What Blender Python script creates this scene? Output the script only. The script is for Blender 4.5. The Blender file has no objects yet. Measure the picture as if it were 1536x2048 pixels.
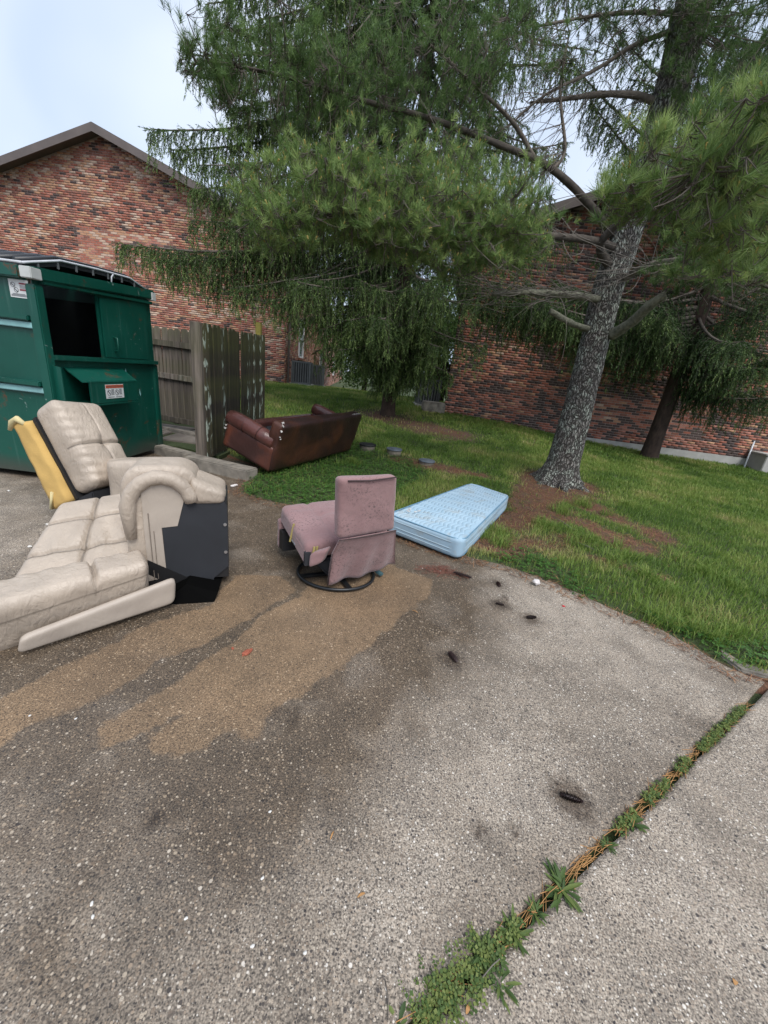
import bpy, bmesh, math, random
import numpy as np
from mathutils import Vector, Matrix

# ------------------------------------------------------------------ camera, sky, sun, exposure
sc = bpy.context.scene
COL = sc.collection
PITCH, ROLL, EYE = math.radians(19.7), math.radians(7.0), 1.55
cd = bpy.data.cameras.new('camera'); cam = bpy.data.objects.new('camera', cd); COL.objects.link(cam)
fw = Vector((0, math.cos(PITCH), -math.sin(PITCH))); rt = Vector((1, 0, 0)); up = rt.cross(fw)
r2 = rt*math.cos(ROLL) + up*math.sin(ROLL); u2 = -rt*math.sin(ROLL) + up*math.cos(ROLL)
cam.matrix_world = Matrix(((r2.x, u2.x, -fw.x, 0), (r2.y, u2.y, -fw.y, 0), (r2.z, u2.z, -fw.z, EYE), (0, 0, 0, 1)))
cd.sensor_fit = 'HORIZONTAL'; cd.sensor_width = 36.0; cd.lens = 36.0*771.0/1536.0
cd.clip_start = 0.05; cd.clip_end = 500
sc.camera = cam

SUN_EL, SUN_AZ = math.radians(55), math.radians(152)
w = bpy.data.worlds.new('World'); sc.world = w; w.use_nodes = True
nt = w.node_tree; nt.nodes.clear()
sky = nt.nodes.new('ShaderNodeTexSky'); sky.sky_type = 'NISHITA'; sky.sun_disc = False
sky.sun_elevation = SUN_EL; sky.sun_rotation = SUN_AZ; sky.dust_density = 4.0; sky.air_density = 1.0
tc = nt.nodes.new('ShaderNodeTexCoord')
cn = nt.nodes.new('ShaderNodeTexNoise'); cn.inputs['Scale'].default_value = 2.2; cn.inputs['Detail'].default_value = 3; cn.inputs['Distortion'].default_value = .6
nt.links.new(tc.outputs['Generated'], cn.inputs['Vector'])
cr = nt.nodes.new('ShaderNodeValToRGB')
cr.color_ramp.elements[0].position = .35; cr.color_ramp.elements[0].color = (3.4, 4.1, 5.3, 1)
cr.color_ramp.elements[1].position = .68; cr.color_ramp.elements[1].color = (4.7, 5.2, 6.0, 1)
nt.links.new(cn.outputs['Fac'], cr.inputs['Fac'])
mx = nt.nodes.new('ShaderNodeMix'); mx.data_type = 'RGBA'; mx.inputs['Factor'].default_value = .86
nt.links.new(sky.outputs['Color'], mx.inputs[6]); nt.links.new(cr.outputs['Color'], mx.inputs[7])
bg = nt.nodes.new('ShaderNodeBackground'); bg.inputs['Strength'].default_value = .1
wo = nt.nodes.new('ShaderNodeOutputWorld')
nt.links.new(mx.outputs[2], bg.inputs['Color']); nt.links.new(bg.outputs[0], wo.inputs['Surface'])

sl = bpy.data.lights.new('sun', 'SUN'); sl.energy = 1.5; sl.angle = math.radians(35); sl.color = (1, .97, .93)
sun = bpy.data.objects.new('sun', sl); COL.objects.link(sun)
sd_ = Vector((math.sin(SUN_AZ)*math.cos(SUN_EL), math.cos(SUN_AZ)*math.cos(SUN_EL), math.sin(SUN_EL)))
sun.rotation_euler = sd_.to_track_quat('Z', 'Y').to_euler(); sun.location = (0, -3, 12)

sc.view_settings.view_transform = 'Standard'; sc.view_settings.look = 'None'
sc.view_settings.exposure = 1.02; sc.view_settings.gamma = 1.0
sc.render.engine = 'CYCLES'; sc.cycles.use_denoising = True
sc.cycles.max_bounces = 6; sc.cycles.diffuse_bounces = 3; sc.cycles.transparent_max_bounces = 4

rnd = random.Random(7); RNG = np.random.default_rng(11)

# ------------------------------------------------------------------ helpers
def tag(o, label=None, cat=None, group=None, kind=None):
    if label: o['label'] = label
    if cat: o['category'] = cat
    if group: o['group'] = group
    if kind: o['kind'] = kind
    return o

def origin(o):
    p = Vector((0, 0, 0))
    while o is not None:
        p += o.location; o = o.parent
    return p

def empty(name, loc):
    o = bpy.data.objects.new(name, None); o.empty_display_size = .1; o.location = loc; COL.objects.link(o); return o

def link(name, me, parent=None, base=None, smooth=False):
    """mesh in world coordinates -> object whose origin is its base (or its parent's)"""
    o = bpy.data.objects.new(name, me); COL.objects.link(o)
    if parent is not None:
        off = origin(parent); o.parent = parent
    else:
        off = Vector(base) if base is not None else Vector((0, 0, 0)); o.location = off
    if off.length > 0: me.transform(Matrix.Translation(-off))
    if smooth:
        me.polygons.foreach_set('use_smooth', [True]*len(me.polygons))
    return o

def np_mesh(name, V, F, mats, mi=None, tint=None, extra=None):
    me = bpy.data.meshes.new(name); V = np.asarray(V, dtype=np.float32); F = np.asarray(F, dtype=np.int32)
    n, k = F.shape
    me.vertices.add(len(V)); me.vertices.foreach_set('co', V.ravel())
    me.loops.add(n*k); me.loops.foreach_set('vertex_index', F.ravel())
    me.polygons.add(n); me.polygons.foreach_set('loop_start', np.arange(0, n*k, k, dtype=np.int32))
    for m in (mats if isinstance(mats, (list, tuple)) else [mats]): me.materials.append(m)
    if mi is not None: me.polygons.foreach_set('material_index', np.asarray(mi, dtype=np.int32))
    for nm, arr in ([('tint', tint)] if tint is not None else []) + list((extra or {}).items()):
        a = me.attributes.new(nm, 'FLOAT', 'POINT'); a.data.foreach_set('value', np.asarray(arr, dtype=np.float32))
    me.update(calc_edges=True)
    return me

class MB:
    def __init__(s): s.v = []; s.f = []; s.m = []
    def hexa(s, p, mi=0):
        """p: 4 bottom corners (ccw from above) then 4 top corners"""
        b = len(s.v); s.v += [tuple(q) for q in p]
        for f in ((3, 2, 1, 0), (4, 5, 6, 7), (0, 1, 5, 4), (1, 2, 6, 5), (2, 3, 7, 6), (3, 0, 4, 7)):
            s.f.append(tuple(b+i for i in f)); s.m.append(mi)
    def box(s, c, h, rz=0, mi=0, rot=None):
        M = rot if rot is not None else Matrix.Rotation(rz, 3, 'Z'); c = Vector(c)
        q = [(-1, -1, -1), (1, -1, -1), (1, 1, -1), (-1, 1, -1), (-1, -1, 1), (1, -1, 1), (1, 1, 1), (-1, 1, 1)]
        s.hexa([c + M @ Vector((a*h[0], b*h[1], d*h[2])) for a, b, d in q], mi)
    def bar(s, a, b, wx, wz, mi=0, upv=(0, 0, 1)):
        a = Vector(a); b = Vector(b); d = (b-a); L = d.length; d.normalize(); u = Vector(upv)
        sx = d.cross(u)
        if sx.length < 1e-4: sx = d.cross(Vector((1, 0, 0)))
        sx.normalize(); u = sx.cross(d)
        s.box((a+b)/2, (wx/2, L/2, wz/2), mi=mi, rot=Matrix((sx, d, u)).transposed())
    def prism(s, pts, off, mi=0):
        """planar polygon extruded by the vector off"""
        b = len(s.v); n = len(pts); off = Vector(off)
        s.v += [tuple(p) for p in pts] + [tuple(Vector(p)+off) for p in pts]
        s.f.append(tuple(b+i for i in range(n))[::-1]); s.m.append(mi)
        s.f.append(tuple(b+n+i for i in range(n))); s.m.append(mi)
        for i in range(n):
            j = (i+1) % n; s.f.append((b+i, b+j, b+n+j, b+n+i)); s.m.append(mi)
    def tube(s, pts, rad, n=8, mi=0, cap=True, closed=False):
        pts = [Vector(p) for p in pts]; N = len(pts)
        rad = rad if isinstance(rad, (list, tuple)) else [rad]*N
        b = len(s.v); pu = None
        for i, p in enumerate(pts):
            d = (pts[(i+1) % N]-pts[i-1]) if closed else (pts[min(i+1, N-1)]-pts[max(i-1, 0)])
            d.normalize()
            if pu is None: pu = d.orthogonal().normalized()
            u = (pu - d*pu.dot(d)); u = u.normalized() if u.length > 1e-5 else d.orthogonal().normalized()
            pu = u; vv = d.cross(u)
            for k in range(n):
                a = 2*math.pi*k/n; s.v.append(tuple(p + (u*math.cos(a)+vv*math.sin(a))*rad[i]))
        for i in range(N if closed else N-1):
            for k in range(n):
                k2 = (k+1) % n; i2 = (i+1) % N
                s.f.append((b+i*n+k, b+i*n+k2, b+i2*n+k2, b+i2*n+k)); s.m.append(mi)
        if cap and not closed:
            s.f.append(tuple(b+k for k in range(n))[::-1]); s.m.append(mi)
            s.f.append(tuple(b+(N-1)*n+k for k in range(n))); s.m.append(mi)
    def lathe(s, c, prof, n=24, mi=0):
        b = len(s.v); c = Vector(c)
        for r, z in prof:
            for k in range(n):
                a = 2*math.pi*k/n; s.v.append((c.x+r*math.cos(a), c.y+r*math.sin(a), c.z+z))
        for i in range(len(prof)-1):
            for k in range(n):
                k2 = (k+1) % n; s.f.append((b+i*n+k, b+i*n+k2, b+(i+1)*n+k2, b+(i+1)*n+k)); s.m.append(mi)
        s.f.append(tuple(b+k for k in range(n))[::-1]); s.m.append(mi)
        s.f.append(tuple(b+(len(prof)-1)*n+k for k in range(n))); s.m.append(mi)
    def build(s, name, mats, parent=None, base=None, smooth=False, bevel=0, recalc=True):
        me = bpy.data.meshes.new(name); me.from_pydata(s.v, [], s.f)
        for m in (mats if isinstance(mats, (list, tuple)) else [mats]): me.materials.append(m)
        me.polygons.foreach_set('material_index', s.m)
        if recalc or bevel:
            bm = bmesh.new(); bm.from_mesh(me)
            bmesh.ops.recalc_face_normals(bm, faces=bm.faces)
            if bevel:
                bmesh.ops.bevel(bm, geom=[e for e in bm.edges if len(e.link_faces) == 2 and e.calc_face_angle(0) > .5], offset=bevel, segments=2, affect='EDGES', clamp_overlap=True)
            bm.to_mesh(me); bm.free()
        return link(name, me, parent, base, smooth)

def soft(name, corners, mat, parent=None, base=None, n=(16, 16, 6), r=(.25, .25, .5), puff=.0, disp=None, wob=0.0, seed=1, attr=None):
    """a stuffed body: rounded box mapped into 8 corners (4 bottom ccw, 4 top), puffed, with creases from disp(u,v,w)->dw"""
    C8 = [Vector(c) for c in corners]; vid = {}; V = []; F = []; AT = []
    def key(a): return tuple(round(t, 5) for t in a)
    def vert(a):
        k = key(a)
        if k in vid: return vid[k]
        a = list(a); inner = [max(-(1-r[i]), min(1-r[i], a[i])) for i in range(3)]
        d = [(a[i]-inner[i])/r[i] if r[i] > 0 else 0 for i in range(3)]
        L = math.sqrt(sum(t*t for t in d)); M_ = max(abs(t) for t in d)
        if L > 1e-9:
            d = [t*(M_/L) for t in d]
        p = [inner[i]+d[i]*r[i] for i in range(3)]
        u, v, w_ = p
        sgn = 1 if w_ > 0 else -1
        w_ += puff*sgn*max(0, 1-u*u)*max(0, 1-v*v)*abs(w_)
        if disp: w_ += disp(u, v, w_)
        def tri(u, v, w_):
            a0, b0, c0 = (u+1)/2, (v+1)/2, (w_+1)/2
            q = Vector((0, 0, 0))
            for i, (x, y) in enumerate(((0, 0), (1, 0), (1, 1), (0, 1))):
                f = (a0 if x else 1-a0)*(b0 if y else 1-b0)
                q += C8[i]*(f*(1-c0)) + C8[i+4]*(f*c0)
            return q
        q = tri(u, v, w_)
        if wob:
            q = q + Vector((fbm1(q.x*9+seed, q.y*9+q.z*7), fbm1(q.y*9-seed, q.z*9+q.x*5), fbm1(q.z*8+seed*2, q.x*8-q.y*6)))*wob
        vid[k] = len(V); V.append(tuple(q))
        if attr: AT.append(attr[1](u, v, w_))
        return vid[k]
    for ax in range(3):
        b, c = (ax+1) % 3, (ax+2) % 3
        for sgn in (-1, 1):
            for i in range(n[b]):
                for j in range(n[c]):
                    def P(ii, jj):
                        t = [0, 0, 0]; t[ax] = sgn; t[b] = -1+2*ii/n[b]; t[c] = -1+2*jj/n[c]; return vert(t)
                    f = (P(i, j), P(i+1, j), P(i+1, j+1), P(i, j+1)); F.append(f if sgn > 0 else f[::-1])
    me = bpy.data.meshes.new(name); me.from_pydata(V, [], F); me.materials.append(mat)
    bm = bmesh.new(); bm.from_mesh(me); bmesh.ops.recalc_face_normals(bm, faces=bm.faces); bm.to_mesh(me); bm.free()
    if attr: at_ = me.attributes.new(attr[0], 'FLOAT', 'POINT'); at_.data.foreach_set('value', np.array(AT, dtype=np.float32))
    return link(name, me, parent, base, True)

# value noise (numpy), used for where grass is thin, where bricks change colour, soft wobble
_T = np.random.default_rng(5).random((256, 256))
def vnoise(x, y):
    x = np.asarray(x, float); y = np.asarray(y, float)
    xi = np.floor(x).astype(int); yi = np.floor(y).astype(int); fx = x-xi; fy = y-yi
    fx = fx*fx*(3-2*fx); fy = fy*fy*(3-2*fy)
    g = lambda a, b: _T[a & 255, b & 255]
    return (g(xi, yi)*(1-fx)+g(xi+1, yi)*fx)*(1-fy) + (g(xi, yi+1)*(1-fx)+g(xi+1, yi+1)*fx)*fy
def fbm(x, y, o=3):
    s = 0; a = .5; t = 0
    for i in range(o):
        s = s + a*vnoise(np.asarray(x)*2**i+17*i, np.asarray(y)*2**i+31*i); t += a; a *= .5
    return s/t
def fbm1(x, y): return float(fbm(x, y, 2))*2-1
def sstep(a, b, x):
    t = np.clip((np.asarray(x, float)-a)/(b-a), 0, 1); return t*t*(3-2*t)
def poly_sd(px, py, poly):
    """signed distance, positive inside"""
    px = np.asarray(px, float); py = np.asarray(py, float); d = np.full(px.shape, 1e9); ins = np.zeros(px.shape, bool)
    n = len(poly)
    for i in range(n):
        x0, y0 = poly[i][:2]; x1, y1 = poly[(i+1) % n][:2]
        ex, ey = x1-x0, y1-y0; t = np.clip(((px-x0)*ex+(py-y0)*ey)/(ex*ex+ey*ey+1e-12), 0, 1)
        d = np.minimum(d, np.hypot(px-x0-t*ex, py-y0-t*ey))
        c = (y0 > py) != (y1 > py)
        with np.errstate(divide='ignore', invalid='ignore'):
            ins ^= c & (px < (x1-x0)*(py-y0)/(y1-y0+1e-15)+x0)
    return np.where(ins, d, -d)

# ------------------------------------------------------------------ materials
class NT:
    def __init__(s, name):
        s.m = bpy.data.materials.new(name); s.m.use_nodes = True; s.t = s.m.node_tree
        s.b = s.t.nodes['Principled BSDF']; s._co = None
    def n(s, typ, **kw):
        nd = s.t.nodes.new(typ)
        for k, v in kw.items():
            if k in nd.inputs: nd.inputs[k].default_value = v
            else: setattr(nd, k, v)
        return nd
    def l(s, a, b): s.t.links.new(a, b)
    def co(s):
        if s._co is None: s._co = s.n('ShaderNodeTexCoord')
        return s._co.outputs['Object']
    def noise(s, scale, detail=4, dist=0, vec=None, stretch=None):
        nd = s.n('ShaderNodeTexNoise', Scale=scale, Detail=detail, Distortion=dist)
        v = vec or s.co()
        if stretch:
            mp = s.n('ShaderNodeMapping'); mp.inputs['Scale'].default_value = stretch; s.l(v, mp.inputs['Vector']); v = mp.outputs[0]
        s.l(v, nd.inputs['Vector']); return nd.outputs['Fac']
    def ramp(s, fac, stops, interp='LINEAR'):
        nd = s.n('ShaderNodeValToRGB'); e = nd.color_ramp; e.interpolation = interp
        while len(e.elements) < len(stops): e.elements.new(.5)
        for i, (p, c) in enumerate(stops):
            e.elements[i].position = p; e.elements[i].color = (*c, 1) if not isinstance(c, (int, float)) else (c, c, c, 1)
        s.l(fac, nd.inputs['Fac']); return nd.outputs['Color']
    def mix(s, a, b, f, mode='MIX'):
        nd = s.n('ShaderNodeMix', data_type='RGBA', blend_type=mode)
        for i, x in ((0, f), (6, a), (7, b)):
            if isinstance(x, (int, float)): nd.inputs[i].default_value = x
            elif isinstance(x, tuple): nd.inputs[i].default_value = (*x, 1)
            else: s.l(x, nd.inputs[i])
        return nd.outputs[2]
    def math(s, op, a, b=0.0, c=0.0):
        nd = s.n('ShaderNodeMath', operation=op)
        for i, x in enumerate((a, b, c)):
            if isinstance(x, (int, float)): nd.inputs[i].default_value = x
            else: s.l(x, nd.inputs[i])
        return nd.outputs[0]
    def attr(s, name): return s.n('ShaderNodeAttribute', attribute_name=name).outputs['Fac']
    def col(s, c):
        if isinstance(c, tuple): s.b.inputs['Base Color'].default_value = (*c, 1)
        else: s.l(c, s.b.inputs['Base Color'])
    def rough(s, r):
        if isinstance(r, (int, float)): s.b.inputs['Roughness'].default_value = r
        else: s.l(r, s.b.inputs['Roughness'])
    def bump(s, h, strength=.3, dist=.01):
        nd = s.n('ShaderNodeBump', Strength=strength, Distance=dist); s.l(h, nd.inputs['Height']); s.l(nd.outputs[0], s.b.inputs['Normal'])

def mat(name, c, rough=.7, var=.25, scale=8, bump=0, bscale=60, metal=0, c2=None, stretch=None, detail=5):
    t = NT(name); f = t.noise(scale, detail, .3, stretch=stretch)
    d = c2 or tuple(x*(1-var) for x in c); h = tuple(min(1, x*(1+var*.6)) for x in c)
    t.col(t.ramp(f, [(.25, d), (.75, h)])); t.rough(rough); t.b.inputs['Metallic'].default_value = metal
    if bump: t.bump(t.noise(bscale, 4), bump, .004)
    return t.m

def tint_mat(name, stops, rough=.6, trans=0, spec=.3):
    t = NT(name); a = t.attr('tint'); t.col(t.ramp(a, stops)); t.rough(rough); t.b.inputs['Specular IOR Level'].default_value = spec
    if trans:
        tr = t.n('ShaderNodeBsdfTranslucent'); t.l(t.ramp(a, [(p, tuple(min(1, q*1.3) for q in c)) for p, c in stops]), tr.inputs['Color'])
        mxs = t.n('ShaderNodeMixShader'); mxs.inputs[0].default_value = trans
        t.l(t.b.outputs[0], mxs.inputs[1]); t.l(tr.outputs[0], mxs.inputs[2])
        t.l(mxs.outputs[0], t.t.nodes['Material Output'].inputs['Surface'])
    return t.m

M = {}
# concrete with exposed pebbles; attributes: wet (0..1), tan (signed distance to the silt stain)
def concrete(name, plain=False):
    t = NT(name)
    big = t.noise(.9, 5, .4); mid = t.noise(6, 5); fine = t.noise(160, 3)
    base = t.ramp(big, [(.3, (.225, .195, .163)), (.7, (.40, .355, .305))])
    base = t.mix(base, t.ramp(fine, [(.34, (.30, .29, .28)), (.66, (1.5, 1.46, 1.40))]), 1.0, 'MULTIPLY')
    base = t.mix(base, t.ramp(mid, [(.3, (.74, .74, .74)), (.7, (1.15, 1.14, 1.12))]), 1.0, 'MULTIPLY')
    hts = []; pebs = []
    for sc_, th, keep in ((165, .40, .20), (95, .38, .35), (48, .30, .66)):
        v = t.n('ShaderNodeTexVoronoi', Scale=sc_, Randomness=1.0); t.l(t.co(), v.inputs['Vector'])
        rn = t.n('ShaderNodeSeparateColor'); t.l(v.outputs['Color'], rn.inputs[0])
        inside = t.ramp(v.outputs['Distance'], [(th-.08, 1.0), (th, 0.0)])
        k = t.math('MULTIPLY', t.math('GREATER_THAN', rn.outputs[0], keep), inside)
        pc = t.ramp(rn.outputs[1], [(0, (.04, .036, .036)), (.14, (.095, .080, .070)), (.34, (.22, .175, .135)), (.66, (.38, .31, .24)), (.88, (.50, .44, .36)), (1, (.70, .66, .60))])
        base = t.mix(base, pc, k); hts.append(k); pebs.append((k, pc))
    if not plain:
        wet = t.attr('wet'); tan = t.attr('tan')
        wn = t.noise(3.2, 6, .5); wetm = t.ramp(t.math('ADD', wet, t.math('MULTIPLY', t.math('SUBTRACT', wn, .5), 1.3)), [(.05, 0.0), (.95, 1.0)])
        tn = t.noise(5.5, 4, .2); ts = t.math('ADD', tan, t.math('ADD', t.math('MULTIPLY', t.math('SUBTRACT', tn, .5), .10), t.math('MULTIPLY', t.math('SUBTRACT', t.noise(24, 5, .3), .5), .055)))
        tanm = t.ramp(t.math('ADD', t.math('MULTIPLY', ts, 18.0), .5), [(.3, 0.0), (.7, 1.0)])
        wetc = t.mix(base, (.365, .32, .27), 1.0, 'MULTIPLY')
        for k_, pc_ in pebs[1:]: wetc = t.mix(wetc, t.mix(pc_, (.78, .70, .60), 1.0, 'MULTIPLY'), t.math('MULTIPLY', k_, .65))
        tanc = t.mix(t.mix(base, (.72, .55, .385), 1.0, 'MULTIPLY'), (.21, .15, .09), .18)
        c = t.mix(base, wetc, wetm); c = t.mix(c, tanc, t.math('MULTIPLY', tanm, t.ramp(t.noise(1.7, 4, .4), [(.3, .55), (.65, .95)])))
        ds = t.noise(2.3, 6, 1.0); c = t.mix(c, (.55, .53, .5), t.ramp(ds, [(.52, 0.0), (.66, .0), (.74, .75)]), 'MULTIPLY')
        c = t.mix(c, t.mix(c, (.30, .26, .23), 1.0, 'MULTIPLY'), t.math('MULTIPLY', t.ramp(t.math('MULTIPLY', t.attr('stain'), t.ramp(t.noise(38, 4, .5), [(.3, .5), (.7, 1.4)])), [(.12, 0.0), (.8, 1.0)]), .9))
        t.col(c)
        t.rough(t.mix(t.ramp(wetm, [(0, .92), (1, .48)]), (.72, .72, .72), tanm))
    else:
        t.col(base); t.rough(.92)
    h = t.math('ADD', t.math('MULTIPLY', fine, .5), t.math('ADD', t.math('MULTIPLY', hts[0], .8), t.math('MULTIPLY', hts[1], .5)))
    t.bump(h, .55, .004)
    return t.m
M['concrete'] = concrete('exposed_aggregate_concrete')
M['kerb'] = mat('kerb_concrete', (.235, .21, .175), .9, .6, 7, .9, 45)
M['old_slab'] = mat('old_slab', (.22, .19, .16), .9, .5, 3, .5, 60)
M['foundation'] = mat('foundation', (.42, .41, .385), .9, .2, 4, .3, 60)
# soil: attribute bare 0 grass .. 1 red pine litter
t = NT('soil'); a = t.attr('bare'); fn = t.noise(55, 5, .8); mn = t.noise(4, 5, .4)
gcol = t.ramp(fn, [(.3, (.022, .034, .010)), (.7, (.065, .092, .026))])
lit = t.ramp(fn, [(.22, (.028, .016, .010)), (.5, (.125, .055, .030)), (.75, (.23, .115, .062))])
lit = t.mix(lit, (.085, .06, .042), t.ramp(mn, [(.45, 0.0), (.6, .6)]))
t.col(t.mix(gcol, lit, t.ramp(t.math('ADD', a, t.math('MULTIPLY', t.math('SUBTRACT', mn, .5), .5)), [(.3, 0.0), (.6, 1.0)])))
t.rough(.95); t.bump(fn, .9, .02); M['soil'] = t.m
M['grass'] = tint_mat('grass', [(0, (.040, .070, .014)), (.35, (.105, .190, .032)), (.62, (.21, .295, .062)), (.82, (.33, .34, .11)), (1, (.44, .36, .18))], .55, .35)
M['clover'] = tint_mat('clover', [(0, (.024, .066, .014)), (.5, (.062, .150, .030)), (1, (.14, .25, .06))], .5, .3)
M['litter'] = tint_mat('dead_needles', [(0, (.075, .033, .02)), (.5, (.20, .09, .045)), (1, (.36, .20, .10))], .8)
M['spruce'] = tint_mat('spruce_needles', [(0, (.010, .024, .009)), (.40, (.040, .076, .025)), (.75, (.100, .158, .048)), (1, (.20, .275, .085))], .55, .25)
M['pine'] = tint_mat('pine_needles', [(0, (.034, .068, .020)), (.5, (.112, .190, .055)), (.85, (.215, .305, .095)), (1, (.32, .41, .14))], .5, .3)
M['weed'] = tint_mat('weed_leaves', [(0, (.028, .058, .018)), (.5, (.075, .125, .034)), (1, (.19, .225, .062))], .6, .25)
M['leaf'] = tint_mat('leaves', [(0, (.06, .13, .03)), (.5, (.15, .28, .065)), (1, (.28, .40, .12))], .5, .4)
t = NT('pine_bark'); v = t.n('ShaderNodeTexVoronoi', Scale=9.0, feature='DISTANCE_TO_EDGE')
mp = t.n('ShaderNodeMapping'); mp.inputs['Scale'].default_value = (3.4, 3.4, .75); nz = t.noise(5, 4)
vm = t.n('ShaderNodeVectorMath', operation='ADD'); sc2 = t.n('ShaderNodeVectorMath', operation='SCALE'); sc2.inputs['Scale'].default_value = .12
nzc = t.n('ShaderNodeTexNoise', Scale=9.0, Detail=3.0); t.l(t.co(), nzc.inputs['Vector']); t.l(nzc.outputs['Color'], sc2.inputs[0]); t.l(t.co(), vm.inputs[0]); t.l(sc2.outputs[0], vm.inputs[1])
t.l(vm.outputs[0], mp.inputs['Vector']); t.l(mp.outputs[0], v.inputs['Vector'])
pl = t.ramp(v.outputs['Distance'], [(.02, 0.0), (.22, 1.0)])
bk = t.ramp(t.noise(30, 5), [(.3, (.11, .098, .086)), (.7, (.29, .27, .245))])
lc = t.ramp(t.noise(6, 5, .5), [(.47, 0.0), (.56, 1.0)]); bk = t.mix(bk, t.ramp(t.noise(45, 3), [(.35, (.20, .225, .18)), (.65, (.50, .53, .46))]), t.math('MULTIPLY', lc, .8))
t.col(t.mix((.040, .033, .028), bk, pl)); t.rough(.95); t.bump(pl, 1.0, .03); M['pine_bark'] = t.m
M['spruce_bark'] = mat('spruce_bark', (.06, .038, .028), .95, .6, 14, .9, 40, stretch=(1, 1, .4))
M['twig'] = mat('twig_bark', (.13, .11, .09), .95, .5, 14)
M['limb'] = mat('limb_bark', (.070, .058, .047), .95, .5, 14, .6, 60)
M['dead_twig'] = mat('dead_twig', (.17, .15, .13), .95, .4, 14)
M['lichen_limb'] = mat('lichen_limb', (.15, .15, .11), .95, .6, 22, .6, 50)
M['cone'] = tint_mat('pollen_cones', [(0, (.42, .30, .09)), (1, (.66, .52, .20))], .7)
# bricks
for k, c in dict(red=(.36, .128, .084), orange=(.48, .26, .155), pale=(.54, .385, .29), dark=(.090, .060, .054), brown=(.25, .105, .075), rose=(.42, .18, .13)).items():
    t = NT('brick_'+k); oi = t.n('ShaderNodeObjectInfo')
    f = t.noise(3.1, 3); g_ = t.noise(70, 4)
    cc = t.ramp(f, [(.3, tuple(x*.72 for x in c)), (.7, tuple(min(1, x*1.22) for x in c))])
    t.col(t.mix(cc, t.ramp(g_, [(.3, .72), (.7, 1.2)]), 1.0, 'MULTIPLY')); t.rough(.9); t.bump(g_, .4, .003); M['b_'+k] = t.m
M['mortar'] = mat('mortar', (.38, .31, .27), .95, .3, 6, .4, 90)
M['fascia'] = mat('fascia_paint', (.13, .105, .095), .6, .2, 3, .1, 40)
M['soffit'] = mat('soffit', (.10, .085, .078), .7, .2, 3)
M['shingle'] = mat('shingles', (.10, .09, .085), .95, .4, 30, .6, 120)
M['white'] = mat('white_vinyl', (.78, .78, .77), .5, .08, 5)
t = NT('window_glass'); t.col((.03, .04, .045)); t.rough(.06); M['glass'] = t.m
M['blind'] = mat('window_blind', (.42, .45, .46), .7, .15, 6)
# weathered wood
def wood(name, c, moss, lich):
    t = NT(name); g_ = t.noise(22, 6, .6, stretch=(1, 1, .06)); p = t.noise(2.2, 5, .4)
    cc = t.ramp(g_, [(.28, tuple(x*.32 for x in c)), (.5, c), (.75, tuple(min(1, x*1.7) for x in c))])
    ob = t.n('ShaderNodeObjectInfo').outputs['Random']
    cc = t.mix(cc, t.ramp(ob, [(0, .62), (1, 1.3)]), 1.0, 'MULTIPLY')
    cc = t.mix(cc, (.085, .095, .022), t.math('MULTIPLY', t.ramp(p, [(.42, 0.0), (.62, 1.0)]), moss))
    ln = t.noise(13, 5, .8, stretch=(1, 1, .35)); pick = t.ramp(ob, [(.55, 0.0), (.7, 1.0)])
    cc = t.mix(cc, (.40, .47, .40), t.math('MULTIPLY', t.math('MULTIPLY', t.ramp(ln, [(.53, 0.0), (.58, 1.0)]), pick), lich))
    t.col(cc); t.rough(.9); t.bump(g_, .8, .008); return t.m
M['wood_in'] = wood('weathered_cedar', (.150, .122, .100), .35, 0)
M['wood_out'] = wood('mossy_cedar', (.040, .032, .022), .5, .85)
M['post'] = wood('fence_post_wood', (.135, .112, .092), .25, .15)
M['post_moss'] = mat('mossy_post', (.20, .17, .035), .9, .4, 9, .5, 50)
# dumpster
t = NT('green_paint'); f = t.noise(1.6, 5, .5); s_ = t.noise(26, 6, .4, stretch=(1, 1, .05)); sp = t.noise(9, 6, 1.2)
c = t.ramp(f, [(.3, (.0015, .056, .039)), (.7, (.003, .080, .056))])
c = t.mix(c, (.10, .20, .17), t.math('MULTIPLY', t.ramp(s_, [(.60, 0.0), (.74, 1.0)]), .22))
c = t.mix(c, (.26, .33, .31), t.ramp(sp, [(.70, 0.0), (.73, .6)]))
rs = t.noise(4.5, 7, 1.0); c = t.mix(c, (.10, .042, .018), t.math('MULTIPLY', t.ramp(rs, [(.62, 0.0), (.68, .8)]), t.ramp(t.noise(40, 3), [(.4, 0.0), (.6, 1.0)])))
sz = t.n('ShaderNodeSeparateXYZ'); t.l(t.co(), sz.inputs[0])
c = t.mix(c, (.062, .060, .050), t.math('MULTIPLY', t.ramp(t.math('ADD', sz.outputs[2], t.math('MULTIPLY', f, .25)), [(.20, 1.0), (.42, 0.0)]), .75))
t.col(c); t.rough(t.ramp(f, [(.3, .32), (.7, .48)])); t.bump(t.noise(5, 3), .12, .01); M['green'] = t.m
M['inside'] = mat('dumpster_inside', (.012, .018, .018), .8, .4, 3)
M['strip'] = mat('pale_teal_strip', (.26, .50, .50), .45, .25, 6)
M['lid'] = mat('black_plastic_lid', (.022, .024, .028), .42, .3, 6)
M['lid_edge'] = mat('worn_lid_edge', (.55, .57, .60), .6, .25, 9)
M['sticker'] = mat('sticker', (.66, .68, .67), .5, .1, 20)
M['sticker_red'] = mat('sticker_orange', (.55, .10, .035), .5, .15, 30)
M['sticker_dark'] = mat('sticker_print', (.10, .10, .11), .6, .1, 30)
M['sticker_maroon'] = mat('sticker_maroon', (.26, .05, .06), .5, .1, 30)
M['patch'] = mat('pale_patch', (.50, .52, .50), .6, .15, 8)
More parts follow.
